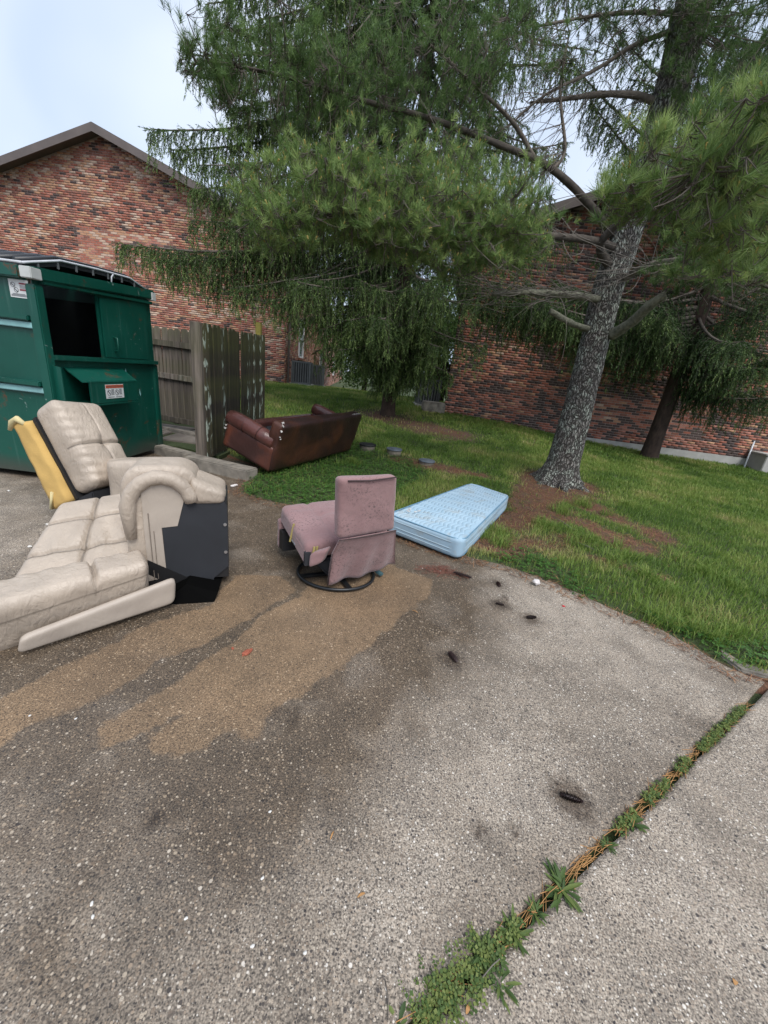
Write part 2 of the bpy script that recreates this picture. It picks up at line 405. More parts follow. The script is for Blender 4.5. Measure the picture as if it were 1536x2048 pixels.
# upholstery
def leather(name, c, rough, var=.22, wr=.35, dirt=None, ds=3):
    t = NT(name); f = t.noise(2.4, 5, .5); g_ = t.noise(230, 3); wv = t.noise(26, 5, 1.2, stretch=(1, 1, .45))
    cc = t.ramp(f, [(.3, tuple(x*(1-var) for x in c)), (.7, tuple(min(1, x*(1+var*.5)) for x in c))])
    cc = t.mix(cc, tuple(x*.30 for x in c), t.ramp(t.attr('seam'), [(.25, 0.0), (.8, .85)]))
    if dirt: cc = t.mix(cc, dirt, t.ramp(t.noise(ds, 6, .7), [(.46, 0.0), (.72, .6)]))
    t.col(cc); t.rough(rough)
    t.bump(t.math('ADD', t.math('MULTIPLY', g_, .10), wv), wr, .02); return t.m
M['beige'] = leather('beige_leather', (.46, .385, .31), .44, .24, .5, (.30, .245, .195), 3)
M['beige_dark'] = leather('beige_trim', (.42, .36, .30), .55, .16, .15, (.30, .25, .21))
M['black_cloth'] = mat('black_dust_cover', (.020, .022, .027), .75, .25, 5, .3, 300)
M['black'] = mat('black_frame', (.012, .012, .013), .6, .3, 6)
t = NT('gap_shade_black'); t.col((.004, .004, .004)); t.rough(1.0); t.b.inputs['Specular IOR Level'].default_value = 0; M['void'] = t.m  # glossless near-black, paints the shade in the gap below the sofa arm
M['foam'] = mat('yellow_foam', (.56, .36, .115), .9, .2, 6, .5, 90)
M['foam_pale'] = mat('pale_foam', (.60, .51, .27), .9, .15, 9, .5, 90)
M['stitch'] = mat('stitching', (.20, .165, .135), .8, .2, 30)
M['screw'] = mat('steel', (.55, .56, .58), .35, .2, 20, metal=.9)
M['brown'] = leather('brown_leather', (.105, .040, .033), .25, .35, .25, (.045, .022, .02))
M['brown_back'] = leather('brown_back_cover', (.034, .014, .012), .42, .4, .3, (.13, .042, .018), 1.9)
M['brown_side'] = leather('worn_brown_side', (.075, .032, .027), .40, .35, .3, (.19, .052, .024), 2.6)
M['peel'] = mat('peeled_orange_backing', (.20, .048, .022), .7, .5, 7, .4, 60)
M['peel2'] = mat('peeled_tan_backing', (.16, .070, .018), .7, .4, 7, .4, 60)
M['fluff'] = mat('white_stuffing', (.55, .53, .50), .95, .2, 20, .8, 90)
t = NT('mauve_fabric'); f = t.noise(3, 5, .5); sp = t.noise(75, 5, .6); big = t.noise(3.4, 4, .6)
c = t.ramp(f, [(.3, (.235, .135, .134)), (.7, (.305, .183, .180))])
c = t.mix(c, (.085, .055, .052), t.math('MULTIPLY', t.ramp(sp, [(.53, 0.0), (.66, .85)]), t.ramp(big, [(.40, 0.0), (.60, 1.0)])))
t.col(c); t.rough(.92); t.bump(t.math('ADD', t.math('MULTIPLY', t.noise(350, 2), .2), t.noise(9, 4, 1.5)), .4, .02)
t.b.inputs['Sheen Weight'].default_value = .25; M['mauve'] = t.m
M['mauve_dark'] = mat('mauve_piping', (.055, .035, .036), .9, .2, 9)
M['bracket'] = mat('plywood_bracket', (.36, .29, .10), .7, .4, 30, stretch=(1, 1, .2))
M['dark_steel'] = mat('dark_steel', (.03, .032, .034), .35, .3, 12, metal=.6)
M['lever'] = mat('teal_lever', (.045, .095, .105), .5, .3, 9)
t = NT('blue_mattress'); f = t.noise(2.2, 5, .6); st = t.noise(6, 6, .8)
c = t.ramp(f, [(.3, (.275, .405, .505)), (.7, (.36, .49, .585))])
c = t.mix(c, (.30, .30, .27), t.ramp(st, [(.54, 0.0), (.72, .6)]))
c = t.mix(c, (.46, .60, .69), t.ramp(t.attr('stitch'), [(.2, 0.0), (.9, .8)])); t.col(c); t.rough(.75)
t.bump(t.noise(300, 2), .15, .004); M['mattress'] = t.m
M['mattress_side'] = leather('mattress_border', (.36, .48, .56), .75, .2, .2, (.25, .26, .24), 5)
M['piping'] = mat('blue_piping', (.13, .26, .37), .7, .2, 9)
M['ac'] = mat('ac_grey', (.13, .14, .145), .55, .2, 6)
M['ac_dark'] = mat('ac_coil', (.03, .032, .035), .7, .2, 20)
M['cover'] = mat('utility_cover', (.10, .12, .14), .55, .4, 9, .4, 50)
M['cover_rim'] = mat('cover_pipe', (.21, .18, .14), .9, .4, 9, .5, 50)
M['cone_brown'] = mat('wet_pine_cone', (.030, .016, .015), .5, .5, 40)
M['terracotta'] = mat('brick_chip', (.32, .09, .05), .9, .3, 20, .5, 60)
M['paper'] = mat('crumpled_paper', (.68, .64, .62), .9, .15, 12, .6, 40)
M['red'] = mat('red_plastic', (.55, .02, .03), .4, .1, 9)
M['straw'] = mat('dry_leaf', (.42, .22, .08), .8, .3, 20)
M['stone'] = mat('white_pebble', (.66, .64, .60), .7, .2, 30)

# ------------------------------------------------------------------ the lie of the land
PAD_EDGE = [(2.949, 1.681, -0.000), (2.580, 1.994, 0.000), (2.420, 2.026, 0.000), (2.308, 2.126, 0.000), (2.228, 2.293, 0.000), (2.075, 2.499, 0.000), (1.806, 2.718, 0.000), (1.468, 3.014, 0.000), (1.124, 3.222, 0.000), (0.672, 3.327, 0.000), (0.194, 3.584, 0.000), (-0.412, 3.918, 0.000), (-0.844, 4.124, 0.000), (-1.305, 4.127, 0.000), (-1.808, 4.372, 0.000), (-1.913, 5.240, -0.000)]
PAD_POLY = [p[:2] for p in PAD_EDGE] + [(-2.0, 5.6), (-2.9, 6.2), (-3.3, 9.2), (-7.0, 10.0), (-14, 9.0), (-30, 9), (-30, -12), (30, -12), (30, -1.5), (9, .8)]
def land(x, y):
    k = 1-.72*sstep(1.5, 8.5, x)
    return .70*sstep(5.0, 15.5, y)*k - .045*np.maximum(0, np.asarray(y, float)-15.5)*(np.asarray(y) < 34) - .83*(np.asarray(y) >= 34)
def ground_z(x, y):
    d = -poly_sd(x, y, PAD_POLY)          # distance outside the paving
    nz = (fbm(np.asarray(x)*2.1, np.asarray(y)*2.1)-.5)*.05 + (fbm(np.asarray(x)*7, np.asarray(y)*7)-.5)*.022
    return np.where(d < 0, np.maximum(-.06, d*.8-.012), land(x, y) + np.minimum(.028, -.012+d*.18) + nz*sstep(0, .3, d))
def bare_at(x, y):
    """1 where red pine litter shows, 0 in full lawn"""
    x = np.asarray(x, float); y = np.asarray(y, float)
    b = 1.15*np.exp(-((x-3.05)**2+(y-6.75)**2)/.50)
    sp = [((3.0, 6.5), (1.5, 4.3), .36), ((2.9, 5.9), (3.4, 4.4), .34), ((1.2, 3.6), (2.1, 4.1), .30), ((2.2, 3.6), (2.7, 3.35), .16), ((2.6, 6.2), (1.9, 5.0), .5), ((2.4, 5.2), (2.9, 4.2), .4), ((.2, 7.0), (1.6, 6.6), .30), ((-.4, 11), (1.5, 9.6), .9)]
    for (x0, y0), (x1, y1), wd in sp:
        ex, ey = x1-x0, y1-y0; t = np.clip(((x-x0)*ex+(y-y0)*ey)/(ex*ex+ey*ey), 0, 1)
        b = np.maximum(b, .72*np.exp(-((x-x0-t*ex)**2+(y-y0-t*ey)**2)/wd**2))
    d = -poly_sd(x, y, PAD_POLY)
    b = np.maximum(b, .95*np.exp(-(np.maximum(d, 0)/.075)**2))
    return b + (fbm(x*1.9+3, y*1.9)-.5)*(.55+.4*np.exp(-((x-2.2)**2+(y-5)**2)/4)) - .02

def graded(a, lo, hi, b, h, gr=1.18):
    c = list(np.arange(lo, hi+h/2, h)); s = h; q = hi
    while q < b: s *= gr; q += s; c.append(q)
    s = h; q = lo; L = []
    while q > a: s *= gr; q -= s; L.append(q)
    return np.array(L[::-1]+c)
gx = graded(-90, -2.6, 6.5, 90, .05); gy = graded(-40, 1.0, 7.5, 160, .05)
GX, GY = np.meshgrid(gx, gy); fx_, fy_ = GX.ravel(), GY.ravel()
gzv = ground_z(fx_, fy_)
nx_, ny_ = len(gx), len(gy); ii = np.arange(nx_-1); jj = np.arange(ny_-1)
I, J = np.meshgrid(ii, jj); a0 = (J*nx_+I).ravel()
Fg = np.stack([a0, a0+1, a0+nx_+1, a0+nx_], 1)
tag(link('ground', np_mesh('ground', np.stack([fx_, fy_, gzv], 1), Fg, M['soil'], extra={'bare': bare_at(fx_, fy_)}), smooth=True), kind='structure')

# ------------------------------------------------------------------ paving: two slabs with the weedy joint between
J0 = Vector((0.239, 0.494, 0.000)).xy; J1 = Vector((2.225, 1.816, -0.000)).xy
jd = (J1-J0).normalized(); jn = Vector((-jd.y, jd.x))
TAN = [[(0.465, 2.822, 0.000), (0.386, 2.539, 0.000), (0.163, 2.181, 0.000), (0.014, 1.926, 0.000), (-0.112, 1.733, 0.000), (-0.227, 1.602, -0.000), (-0.305, 1.488, 0.000), (-0.383, 1.415, 0.000), (-0.425, 1.323, 0.000), (-0.417, 1.246, 0.000), (-0.478, 1.218, 0.000), (-0.570, 1.255, 0.000), (-0.608, 1.171, 0.000), (-0.721, 1.107, 0.000), (-0.838, 1.113, 0.000), (-0.860, 1.165, 0.000), (-0.789, 1.311, 0.000), (-0.890, 1.215, 0.000), (-1.012, 1.112, 0.000), (-1.097, 1.200, 0.000), (-1.010, 1.334, 0.000), (-0.909, 1.490, 0.000), (-0.873, 1.621, 0.000), (-0.769, 1.825, 0.000), (-0.691, 2.117, 0.000), (-0.523, 2.368, 0.000), (-0.441, 2.680, 0.000), (0.017, 3.066, 0.000)],
       [(-1.405, 0.961, 0.000), (-1.373, 1.149, 0.000), (-1.250, 1.256, 0.000), (-1.148, 1.435, 0.000), (-1.049, 1.648, 0.000), (-0.894, 1.780, 0.000), (-0.754, 2.022, 0.000), (-0.574, 2.424, 0.000), (-0.738, 2.606, 0.000), (-1.055, 2.527, 0.000), (-1.038, 2.158, 0.000), (-1.291, 1.864, 0.000), (-1.473, 1.535, 0.000), (-1.588, 1.260, 0.000), (-1.625, 1.056, 0.000)]]
DRY = [(-0.212, 0.460, 0.000), (-0.168, 0.594, 0.000), (-0.099, 0.722, 0.000), (-0.040, 0.835, 0.000), (0.047, 0.989, 0.000), (0.177, 1.206, 0.000), (0.322, 1.460, 0.000), (0.506, 1.722, 0.000), (0.701, 2.005, 0.000), (0.872, 2.414, 0.000), (0.847, 2.754, 0.000), (1.035, 3.238, 0.000), (1.637, 3.107, 0.000), (2.234, 2.631, 0.000), (2.496, 2.005, 0.000), (2.225, 1.816, -0.000), (1.058, 1.032, 0.000), (0.239, 0.494, 0.000)]
GRIT = [(-6, 1.5), (-2.6, 1.6), (-2.2, 2.6), (-2.6, 3.4), (-3.4, 3.9), (-8, 3.9)]
STAINS = [((0.898, 1.141, 0.000), .085), ((0.934, 1.106, 0.000), .05), ((0.520, 1.875, 0.000), .085), ((0.967, 2.577, 0.000), .08), ((1.156, 2.424, 0.000), .08), ((1.026, 2.891, 0.000), .06), ((0.635, 0.985, 0.000), .025), ((0.499, 0.970, 0.000), .03), ((-0.662, 0.874, 0.000), .03), ((0.731, 2.929, 0.000), .06), ((1.032, 2.684, 0.000), .03)]
def stain_at(x, y): return np.clip(sum(np.exp(-(((x-p[0])**2+(y-p[1])**2)/r**2)) for p, r in STAINS), 0, 1)
def slab(name, side, T, S0, S1, h, wetf):
    ss = np.arange(S0, S1+h/2, h); ts = np.concatenate([[0], np.arange(.02, .1, .02), np.arange(.1, T, h)])
    SS, TT = np.meshgrid(ss, ts)
    edge = .013 + .010*(fbm(SS*6+side*9, SS*0+2.0)) + .006*(fbm(SS*30, SS*0+5.0)-.5)
    off = (TT+edge)*side
    x = J0.x+jd.x*SS+jn.x*off; y = J0.y+jd.y*SS+jn.y*off
    z = (fbm(x*1.3, y*1.3)-.5)*.012 - .006*np.exp(-(TT/.012)**2)
    V = np.stack([x.ravel(), y.ravel(), z.ravel()], 1); n0 = len(ss)
    I, J = np.meshgrid(np.arange(n0-1), np.arange(len(ts)-1)); a = (J*n0+I).ravel()
    F = np.stack([a, a+1, a+n0+1, a+n0], 1)
    if side < 0: F = F[:, ::-1]
    # the slab's edge along the joint
    low = V[:n0].copy(); low[:, 2] -= .07; nb = len(V); V = np.vstack([V, low]); i = np.arange(n0-1)
    E = np.stack([i, nb+i, nb+i+1, i+1], 1); F = np.vstack([F, E if side > 0 else E[:, ::-1]])
    tan = np.maximum.reduce([poly_sd(V[:, 0], V[:, 1], p) for p in TAN])
    me = np_mesh(name, V, F, M['concrete'], extra={'tan': np.clip(tan, -1, 1), 'wet': wetf(V[:, 0], V[:, 1]), 'stain': stain_at(V[:, 0], V[:, 1])})
    return tag(link(name, me, smooth=True), kind='structure')
def wet1(x, y):
    d = poly_sd(x, y, DRY); wv = 1-.92*sstep(-.30, .36, d); wv = wv*(.65+.35*sstep(.45, 1.1, y))
    return np.minimum(wv, 1-.75*sstep(-.4, .4, poly_sd(x, y, GRIT)))
SLAB = slab('concrete_slab', 1, 13, -6, 14, .032, wet1)
slab('concrete_slab', -1, 8, -6, 12, .05, lambda x, y: np.full(np.shape(x), .06))
mb = MB(); mb.bar((J0.x-jd.x*6, J0.y-jd.y*6, -.075), (J0.x+jd.x*13, J0.y+jd.y*13, -.075), .16, .06)
tag(mb.build('joint_soil', M['soil']), kind='structure')
# broken apron of paler concrete past the slab's corner
mb = MB(); ap = [(2.390, 2.231, -0.000), (2.418, 2.100, 0.000), (2.588, 2.054, 0.000), (2.933, 2.093, 0.000), (3.079, 2.234, 0.000), (2.750, 2.250, 0.000), (2.610, 2.373, 0.000), (2.471, 2.380, 0.000)]
mb.prism([(p[0], p[1], -.04) for p in ap], (0, 0, .062))
tag(mb.build('concrete_apron', M['kerb'], bevel=.012), kind='structure')

# ------------------------------------------------------------------ dumpster bay: raised slabs and kerb blocks
bay = MB(); bay.prism([(-7.5, 6.05, -.02), (-3.4, 6.05, -.02), (-2.62, 5.75, -.02), (-2.6, 6.6, -.02), (-2.85, 9.2, -.02), (-7.5, 9.4, -.02)], (0, 0, .085))
bayo = tag(bay.build('bay_floor', M['soil']), kind='structure')
for q in range(4):
    for k in range(2):
        mb = MB(); x0 = -3.95-q*.95+k*.1; y0 = 6.35+k*.72
        mb.box((x0+.45 + rnd.uniform(-.03, .03), y0+.33, .07+rnd.uniform(-.006, .012)), (.43, .33, .02), rnd.uniform(-.05, .05)); mb.build('paving_slab', M['old_slab'], bayo, bevel=.012)
kerbs = [((-3.549, 5.750, 0.008), (-2.687, 5.420, 0.097), .17, .12), ((-2.825, 5.300, 0.184), (-1.818, 4.980, 0.132), .24, .14), ((-4.485, 7.350, 0.197), (-4.143, 7.200, 0.162), .2, .12), ((-4.144, 7.200, 0.152), (-3.419, 6.900, 0.179), .2, .12)]
kr = empty('kerb', (-2.6, 5.4, 0)); tag(kr, kind='structure')
for a, b, wd, ht in kerbs:
    mb = MB(); mb.bar((a[0], a[1], ht/2-.01), (b[0], b[1], ht/2-.01+rnd.uniform(-.01, .01)), wd, ht+.04); mb.build('kerb_block', M['kerb'], kr, bevel=.015)

# ------------------------------------------------------------------ brick buildings
PAL = ['red', 'orange', 'pale', 'dark', 'brown', 'rose']; BM = [M['b_'+k] for k in PAL]
BW, BH, MJ = .200, .057, .0105
brick_me = []
for k in range(6):
    mb = MB(); mb.box((0, 0, 0), (BW/2, .05, BH/2)); me_ = bpy.data.meshes.new('brick'); me_.from_pydata(mb.v, [], mb.f); me_.materials.append(BM[k])
    bmx = bmesh.new(); bmx.from_mesh(me_); bmesh.ops.recalc_face_normals(bmx, faces=bmx.faces); bmesh.ops.bevel(bmx, geom=[e for e in bmx.edges], offset=.004, segments=1, affect='EDGES'); bmx.to_mesh(me_); bmx.free(); brick_me.append(me_)
def brick_face(root, P0, dx, width, z0, top, holes, seed, single=None, darkness=0.0, wallname='wall'):
    """running-bond bricks on a vertical face. P0: lower left corner seen from outside, dx: unit direction to the right"""
    dx = Vector(dx).normalized(); nrm = Vector((dx.y, -dx.x, 0)); px, py = BW+MJ, BH+MJ
    rg = np.random.default_rng(seed); V = []; F = []; MI = []; nsing = 0
    zmax = max(top(x) for x in np.linspace(0, width, 41)); rows = int((zmax-z0)/py)
    rz = math.atan2(dx.y, dx.x)
    for r in range(rows):
        zc = z0+(r+.5)*py; sh = (px/2 if r % 2 else 0) + rg.normal()*.004
        for c in range(-1, int(width/px)+1):
            x0 = max(0, c*px+sh); x1 = min(width, c*px+sh+BW)
            if x1-x0 < .04: continue
            xc = (x0+x1)/2
            if zc+py/2 > top(xc): continue
            if any(hx0-.02 < xc+.09 and xc-.09 < hx1+.02 and hz0 < zc < hz1 for hx0, hx1, hz0, hz1 in holes): continue
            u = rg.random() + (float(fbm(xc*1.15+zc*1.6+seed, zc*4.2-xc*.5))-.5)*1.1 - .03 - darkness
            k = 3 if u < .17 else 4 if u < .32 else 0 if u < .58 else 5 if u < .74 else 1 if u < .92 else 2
            if k == 2 and rg.random() < .25: k = 1
            pr = .004+rg.random()*.006
            if single and nsing < 300 and single[0] < xc < single[1] and single[2] < zc < single[3] and x1-x0 > BW-.001:
                o = bpy.data.objects.new('brick', brick_me[k]); COL.objects.link(o); o.parent = root
                p = Vector(P0)+dx*xc+nrm*(pr-.05); p.z = zc; o.location = p-origin(root); o.rotation_euler = (0, 0, rz); nsing += 1; continue
            b = len(V); h2 = BH/2
            for dn in (-.02, pr):
                for sx, szz in ((x0, -h2), (x1, -h2), (x1, h2), (x0, h2)):
                    q = Vector(P0)+dx*sx+nrm*dn; V.append((q.x, q.y, zc+szz))
            for f in ((4, 5, 6, 7), (0, 1, 5, 4), (1, 2, 6, 5), (2, 3, 7, 6), (3, 0, 4, 7)):
                F.append([b+i for i in f]); MI.append(k)
    tag(link('brick_courses', np_mesh('brick_courses', V, F, BM, MI), root), kind='stuff')

def gable_house(name, label, C0, dx, width, depth, ddir, zb, ze, pitch, seed, single, holes_side, flip, darkness=0, found=.0, vis_side=0):
    """C0: the lower corner where the gable end meets the long side, dx: along the gable away from it"""
    root = empty(name, (C0[0], C0[1], zb)); tag(root, label, 'building')
    dx = Vector(dx).normalized(); dd = Vector(ddir).normalized(); C = Vector((C0[0], C0[1], 0))
    top = lambda x: ze + pitch*(width/2-abs(x-width/2))
    # core (mortar) of the walls
    mb = MB(); zz = zb-.6
    pts = [C, C+dx*width, C+dx*width, C+dx*(width/2), C]; hs = [zz, zz, ze, ze+pitch*width/2, ze]
    mb.prism([(p.x, p.y, h) for p, h in zip(pts, hs)], dd*depth); core = mb.build('wall', M['mortar'], root)
    if found:
        mb = MB(); n = Vector((dx.y, -dx.x, 0)); n = n if n.dot(dd) < 0 else -n
        mb.prism([(p.x, p.y, h) for p, h in ((C+n*.03, zb-.6), (C+dx*width+n*.03, zb-.6), (C+dx*width+n*.03, zb+found), (C+n*.03, zb+found))], dd*.2); mb.build('foundation', M['foundation'], root)
    # gable face
    if flip: brick_face(root, C+dx*width, -dx, width, zb+found, lambda x: top(width-x), [], seed, single, darkness)
    else: brick_face(root, C, dx, width, zb+found, top, [], seed, single, darkness)
    # roof: two slabs with rake boards and soffits
    oh, th = .42, .12
    for s in (0, 1):
        xe = -oh if s == 0 else width+oh; zr = ze+pitch*width/2+.03; zeav = ze-pitch*oh+.03
        a = C+dx*(width/2); b = C+dx*xe
        q = [(a, zr), (b, zeav), (b, zeav+th), (a, zr+th)]
        mb = MB(); mb.prism([((p-dd*oh).x, (p-dd*oh).y, h) for p, h in q], dd*(depth+2*oh)); rf = mb.build('roof', M['shingle'], root)
        mb = MB(); mb.prism([((p-dd*(oh+.03)).x, (p-dd*(oh+.03)).y, h) for p, h in ((a, zr-.12), (b, zeav-.12), (b, zeav+.10), (a, zr+.10))], dd*.028); mb.build('rake_board', M['fascia'], root)
        mb = MB(); mb.prism([((p-dd*(oh-.005)).x, (p-dd*(oh-.005)).y, h) for p, h in ((a, zr-.03), (b, zeav-.03), (b, zeav-.005), (a, zr-.005))], dd*(oh+.1)); mb.build('soffit', M['soffit'], root)
        mb = MB(); e0 = b-dd*oh; mb.bar((e0.x, e0.y, zeav), (e0.x+dd.x*(depth+oh), e0.y+dd.y*(depth+oh), zeav), .1, .14); mb.build('gutter', M['fascia'], root)
    return root

LC = (-4.287, 15.000, 0.664); LD = (Vector((-3.797, 40.000, 1.297))).xy.to_3d(); LD.z = 0; LD.normalize(); LX = Vector((-1, .0, 0))
left_b = gable_house('brick_building', 'red and tan brick building with brown gable roof behind the green dumpster', LC, LX, 12.0, 46.0, LD, .62, 5.25, .375, 3, (4.8, 8.2, 3.75, 5.4), [], True, -.16)
# its long side wall with four windows
wins = [(3.1, 4.4, 1.75, 3.3), (12.2, 13.6, .80, 2.35), (24.6, 26.6, .75, 2.4), (37.5, 40, .7, 2.4)]
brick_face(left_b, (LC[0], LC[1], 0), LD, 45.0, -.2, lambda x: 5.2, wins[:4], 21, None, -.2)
ln = Vector((LD.y, -LD.x, 0))
for x0, x1, z0, z1 in wins[:4]:
    c = Vector((LC[0], LC[1], 0))+LD*((x0+x1)/2); hw = (x1-x0)/2; zc = (z0+z1)/2; rz = math.atan2(LD.y, LD.x)
    p = lambda a, z, o: (c+LD*a+ln*o) + Vector((0, 0, z))
    mb = MB(); fr = .07
    for a, b in ((p(-hw, z0+fr/2, .012), p(hw, z0+fr/2, .012)), (p(-hw, z1-fr/2, .012), p(hw, z1-fr/2, .012)), (p(-hw, zc, .018), p(hw, zc, .018))): mb.bar(a, b, .07, fr)
    for sg in (-1, 1): mb.bar(p(sg*(hw-fr/2), z0, .014), p(sg*(hw-fr/2), z1, .014), fr, .066, upv=tuple(ln))
    wf = mb.build('window', M['white'], left_b)
    mb = MB(); mb.bar(p(-hw-.05, z0-.05, .04), p(hw+.05, z0-.05, .04), .14, .07); mb.build('sill', M['b_brown'], wf)
    for zA, zB in ((z0, zc), (zc, z1)):
        mb = MB(); mb.hexa([p(-hw+.05, zA+.03, .004), p(hw-.05, zA+.03, .004), p(hw-.05, zA+.03, -.01), p(-hw+.05, zA+.03, -.01), p(-hw+.05, zB-.03, .004), p(hw-.05, zB-.03, .004), p(hw-.05, zB-.03, -.01), p(-hw+.05, zB-.03, -.01)]); mb.build('pane', M['glass'] if zA == z0 else M['blind'], wf)
mb = MB(); dpt = Vector((LC[0], LC[1], 0))+LD*.35+ln*.07; mb.tube([(dpt.x, dpt.y, .7), (dpt.x, dpt.y, 5.0)], .045, 8); mb.build('downspout', M['fascia'], left_b)

RC = (1.464, 12.500, 0.558); RX = Vector((1, -.09, 0)).normalized(); RDD = Vector((.15, 1, 0)).normalized()
right_b = gable_house('brick_building', 'dark shaded brick building with pale foundation behind the big pine trunk', RC, RX, 12.6, 16.0, RDD, .20, 5.2, .36, 9, (3.6, 7.6, .75, 1.75), [], False, .19, .22)  # raised darkness puts the trees' shade into the wall as more dark bricks

# ------------------------------------------------------------------ AC units, step, pole at the walls
def ac_unit(loc, rz, label, group, s=.37, h=.78):
    z = float(ground_z(loc[0], loc[1])); r = empty('ac_unit', (loc[0], loc[1], z)); tag(r, label, 'air conditioner', group); r.rotation_euler = (0, 0, 0)
    R = Matrix.Rotation(rz, 3, 'Z'); o = Vector((loc[0], loc[1], z))
    mb = MB(); mb.box(o+Vector((0, 0, .03)), (s+.06, s+.06, .05), rz); mb.build('base_pad', M['foundation'], r)
    mb = MB(); mb.box(o+Vector((0, 0, h/2+.06)), (s-.03, s-.03, h/2), rz); mb.build('coil', M['ac_dark'], r)
    mb = MB(); mb.box(o+Vector((0, 0, h+.085)), (s, s, .03), rz); mb.box(o+Vector((0, 0, .11)), (s, s, .03), rz); mb.build('casing', M['ac'], r, bevel=.012)
    for sx, sy in ((1, 1), (1, -1), (-1, 1), (-1, -1)):
        mb = MB(); mb.box(o+R@Vector((sx*(s-.03), sy*(s-.03), h/2+.09)), (.03, .03, h/2-.03), rz); mb.build('corner_post', M['ac'], r)
    mb = MB()
    for i in range(7):
        a = -s+.1+i*(2*s-.2)/6
        for p in ((a, -s+.008), (a, s-.008), (s-.008, a), (-s+.008, a)): mb.box(o+R@Vector((p[0], p[1], h/2+.09)), (.018, .018, h/2-.03), rz)
    tag(mb.build('louvres', M['ac'], r), kind='stuff')
ac_unit((-3.823, 15.800, 0.660)[:2], .1, 'grey louvred air conditioner on the grass by the white framed windows', None, .36)
ac_unit((-3.538, 17.200, 0.613)[:2], .1, 'smaller grey air conditioner tucked behind its twin under a window', None, .30)
ac_unit((0.971, 13.600, 0.596)[:2], .1, 'dark grey air conditioner beside the shaded building corner', None, .36)
z = float(ground_z(1.15, 12.35)); mb = MB(); mb.box((1.12, 12.45, z+.12), (.34, .25, .2), .05)
tag(mb.build('concrete_block', M['kerb'], base=(1.12, 12.45, z), bevel=.02), 'weathered concrete splash block at the corner of the shaded building', 'concrete block')
p = (10.599, 11.300, 0.691); z = float(ground_z(p[0]+.1, p[1])); mb = MB(); mb.box((p[0]+.55, p[1], z+.22), (.75, .3, .24), -.05); mb.box((p[0]+.55, p[1]+.1, z+.485), (.78, .42, .025), -.05)
tag(mb.build('concrete_step', M['foundation'], base=(p[0]+.55, p[1], z), bevel=.015), 'pale concrete stoop against the brick wall', 'step')
a = (10.222, 11.400, 0.139); b = (10.491, 11.750, 1.049); mb = MB(); mb.tube([a, b], .022, 8)
tag(mb.build('downspout_pole', M['lid_edge'], base=a, smooth=True), 'thin pale pole leaning on the brick wall by the stoop', 'pole')

# ------------------------------------------------------------------ wooden fence round the dumpster bay
def picket_mesh(w_, h, th, m):
    mb = MB(); mb.prism([(-w_/2, -th/2, 0), (w_/2, -th/2, 0), (w_/2, -th/2, h-.05), (w_/2-.035, -th/2, h), (-w_/2+.035, -th/2, h), (-w_/2, -th/2, h-.05)], (0, th, 0))
    me = bpy.data.meshes.new('picket'); me.from_pydata(mb.v, [], mb.f); me.materials.append(m)
    bmx = bmesh.new(); bmx.from_mesh(me); bmesh.ops.recalc_face_normals(bmx, faces=bmx.faces); bmx.to_mesh(me); bmx.free(); return me
def fence(label, A, B, h, zb, m, mrail, rails, rail_side, pick_w=.138, postlist=(), cup=0):
    A = Vector(A); B = Vector(B); d = (B-A); L = d.length; d.normalize(); n = Vector((d.y, -d.x)); rz = math.atan2(d.y, d.x)
    r = empty('wooden_fence', (A.x, A.y, zb)); tag(r, label, 'fence')
    pm = [picket_mesh(pick_w*f, h, .019, m) for f in (.94, .98, 1.0)]
    k = int(L/pick_w)
    for i in range(k):
        p = A+d*((i+.5)*L/k)
        o = bpy.data.objects.new('picket', pm[i % 3]); COL.objects.link(o); o.parent = r
        o.location = (p.x-A.x+n.x*rnd.uniform(-.006, .006), p.y-A.y+n.y*rnd.uniform(-.006, .006), .06+rnd.uniform(-.02, .015)+float(land(p.x, p.y))*.6)
        o.rotation_euler = (rnd.uniform(-.008, .008), rnd.uniform(-.006, .006), rz+rnd.uniform(-cup, cup))
    for zr in rails:
        a = A+n*rail_side*.035; b = B+n*rail_side*.035
        mb = MB(); mb.bar((a.x, a.y, zb+zr+float(land(a.x, a.y))*.6), (b.x, b.y, zb+zr+float(land(b.x, b.y))*.6), .04, .095); mb.build('rail', mrail, r, bevel=.004)
    for t, w_, hh, mm in postlist:
        p = A+d*(L*t)+n*rail_side*.085; mb = MB(); mb.box((p.x, p.y, zb+hh/2), (w_/2, w_/2, hh/2), rz); mb.build('post', mm, r, bevel=.006)
    return r
FA = (-2.635, 5.450, 0.105); FB = (-2.757, 8.200, 0.142)
fence('dark mossy picket fence panel with lichen streaks behind the brown sofa', FA[:2], FB[:2], 1.80, .03, M['wood_out'], M['post'], (.35, 1.0, 1.6), -1, .136, ((.0, .13, 1.86, M['post']), (.97, .1, 2.15, M['post_moss'])), .16)
BA = (-6.6, 7.85); BB = (-3.412, 7.000, 0.184)
fence('grey picket fence panel with three rails at the back of the dumpster bay', BA, BB[:2], 1.62, .13, M['wood_in'], M['post'], (.12, .88, 1.42), 1, .138, (), .02)

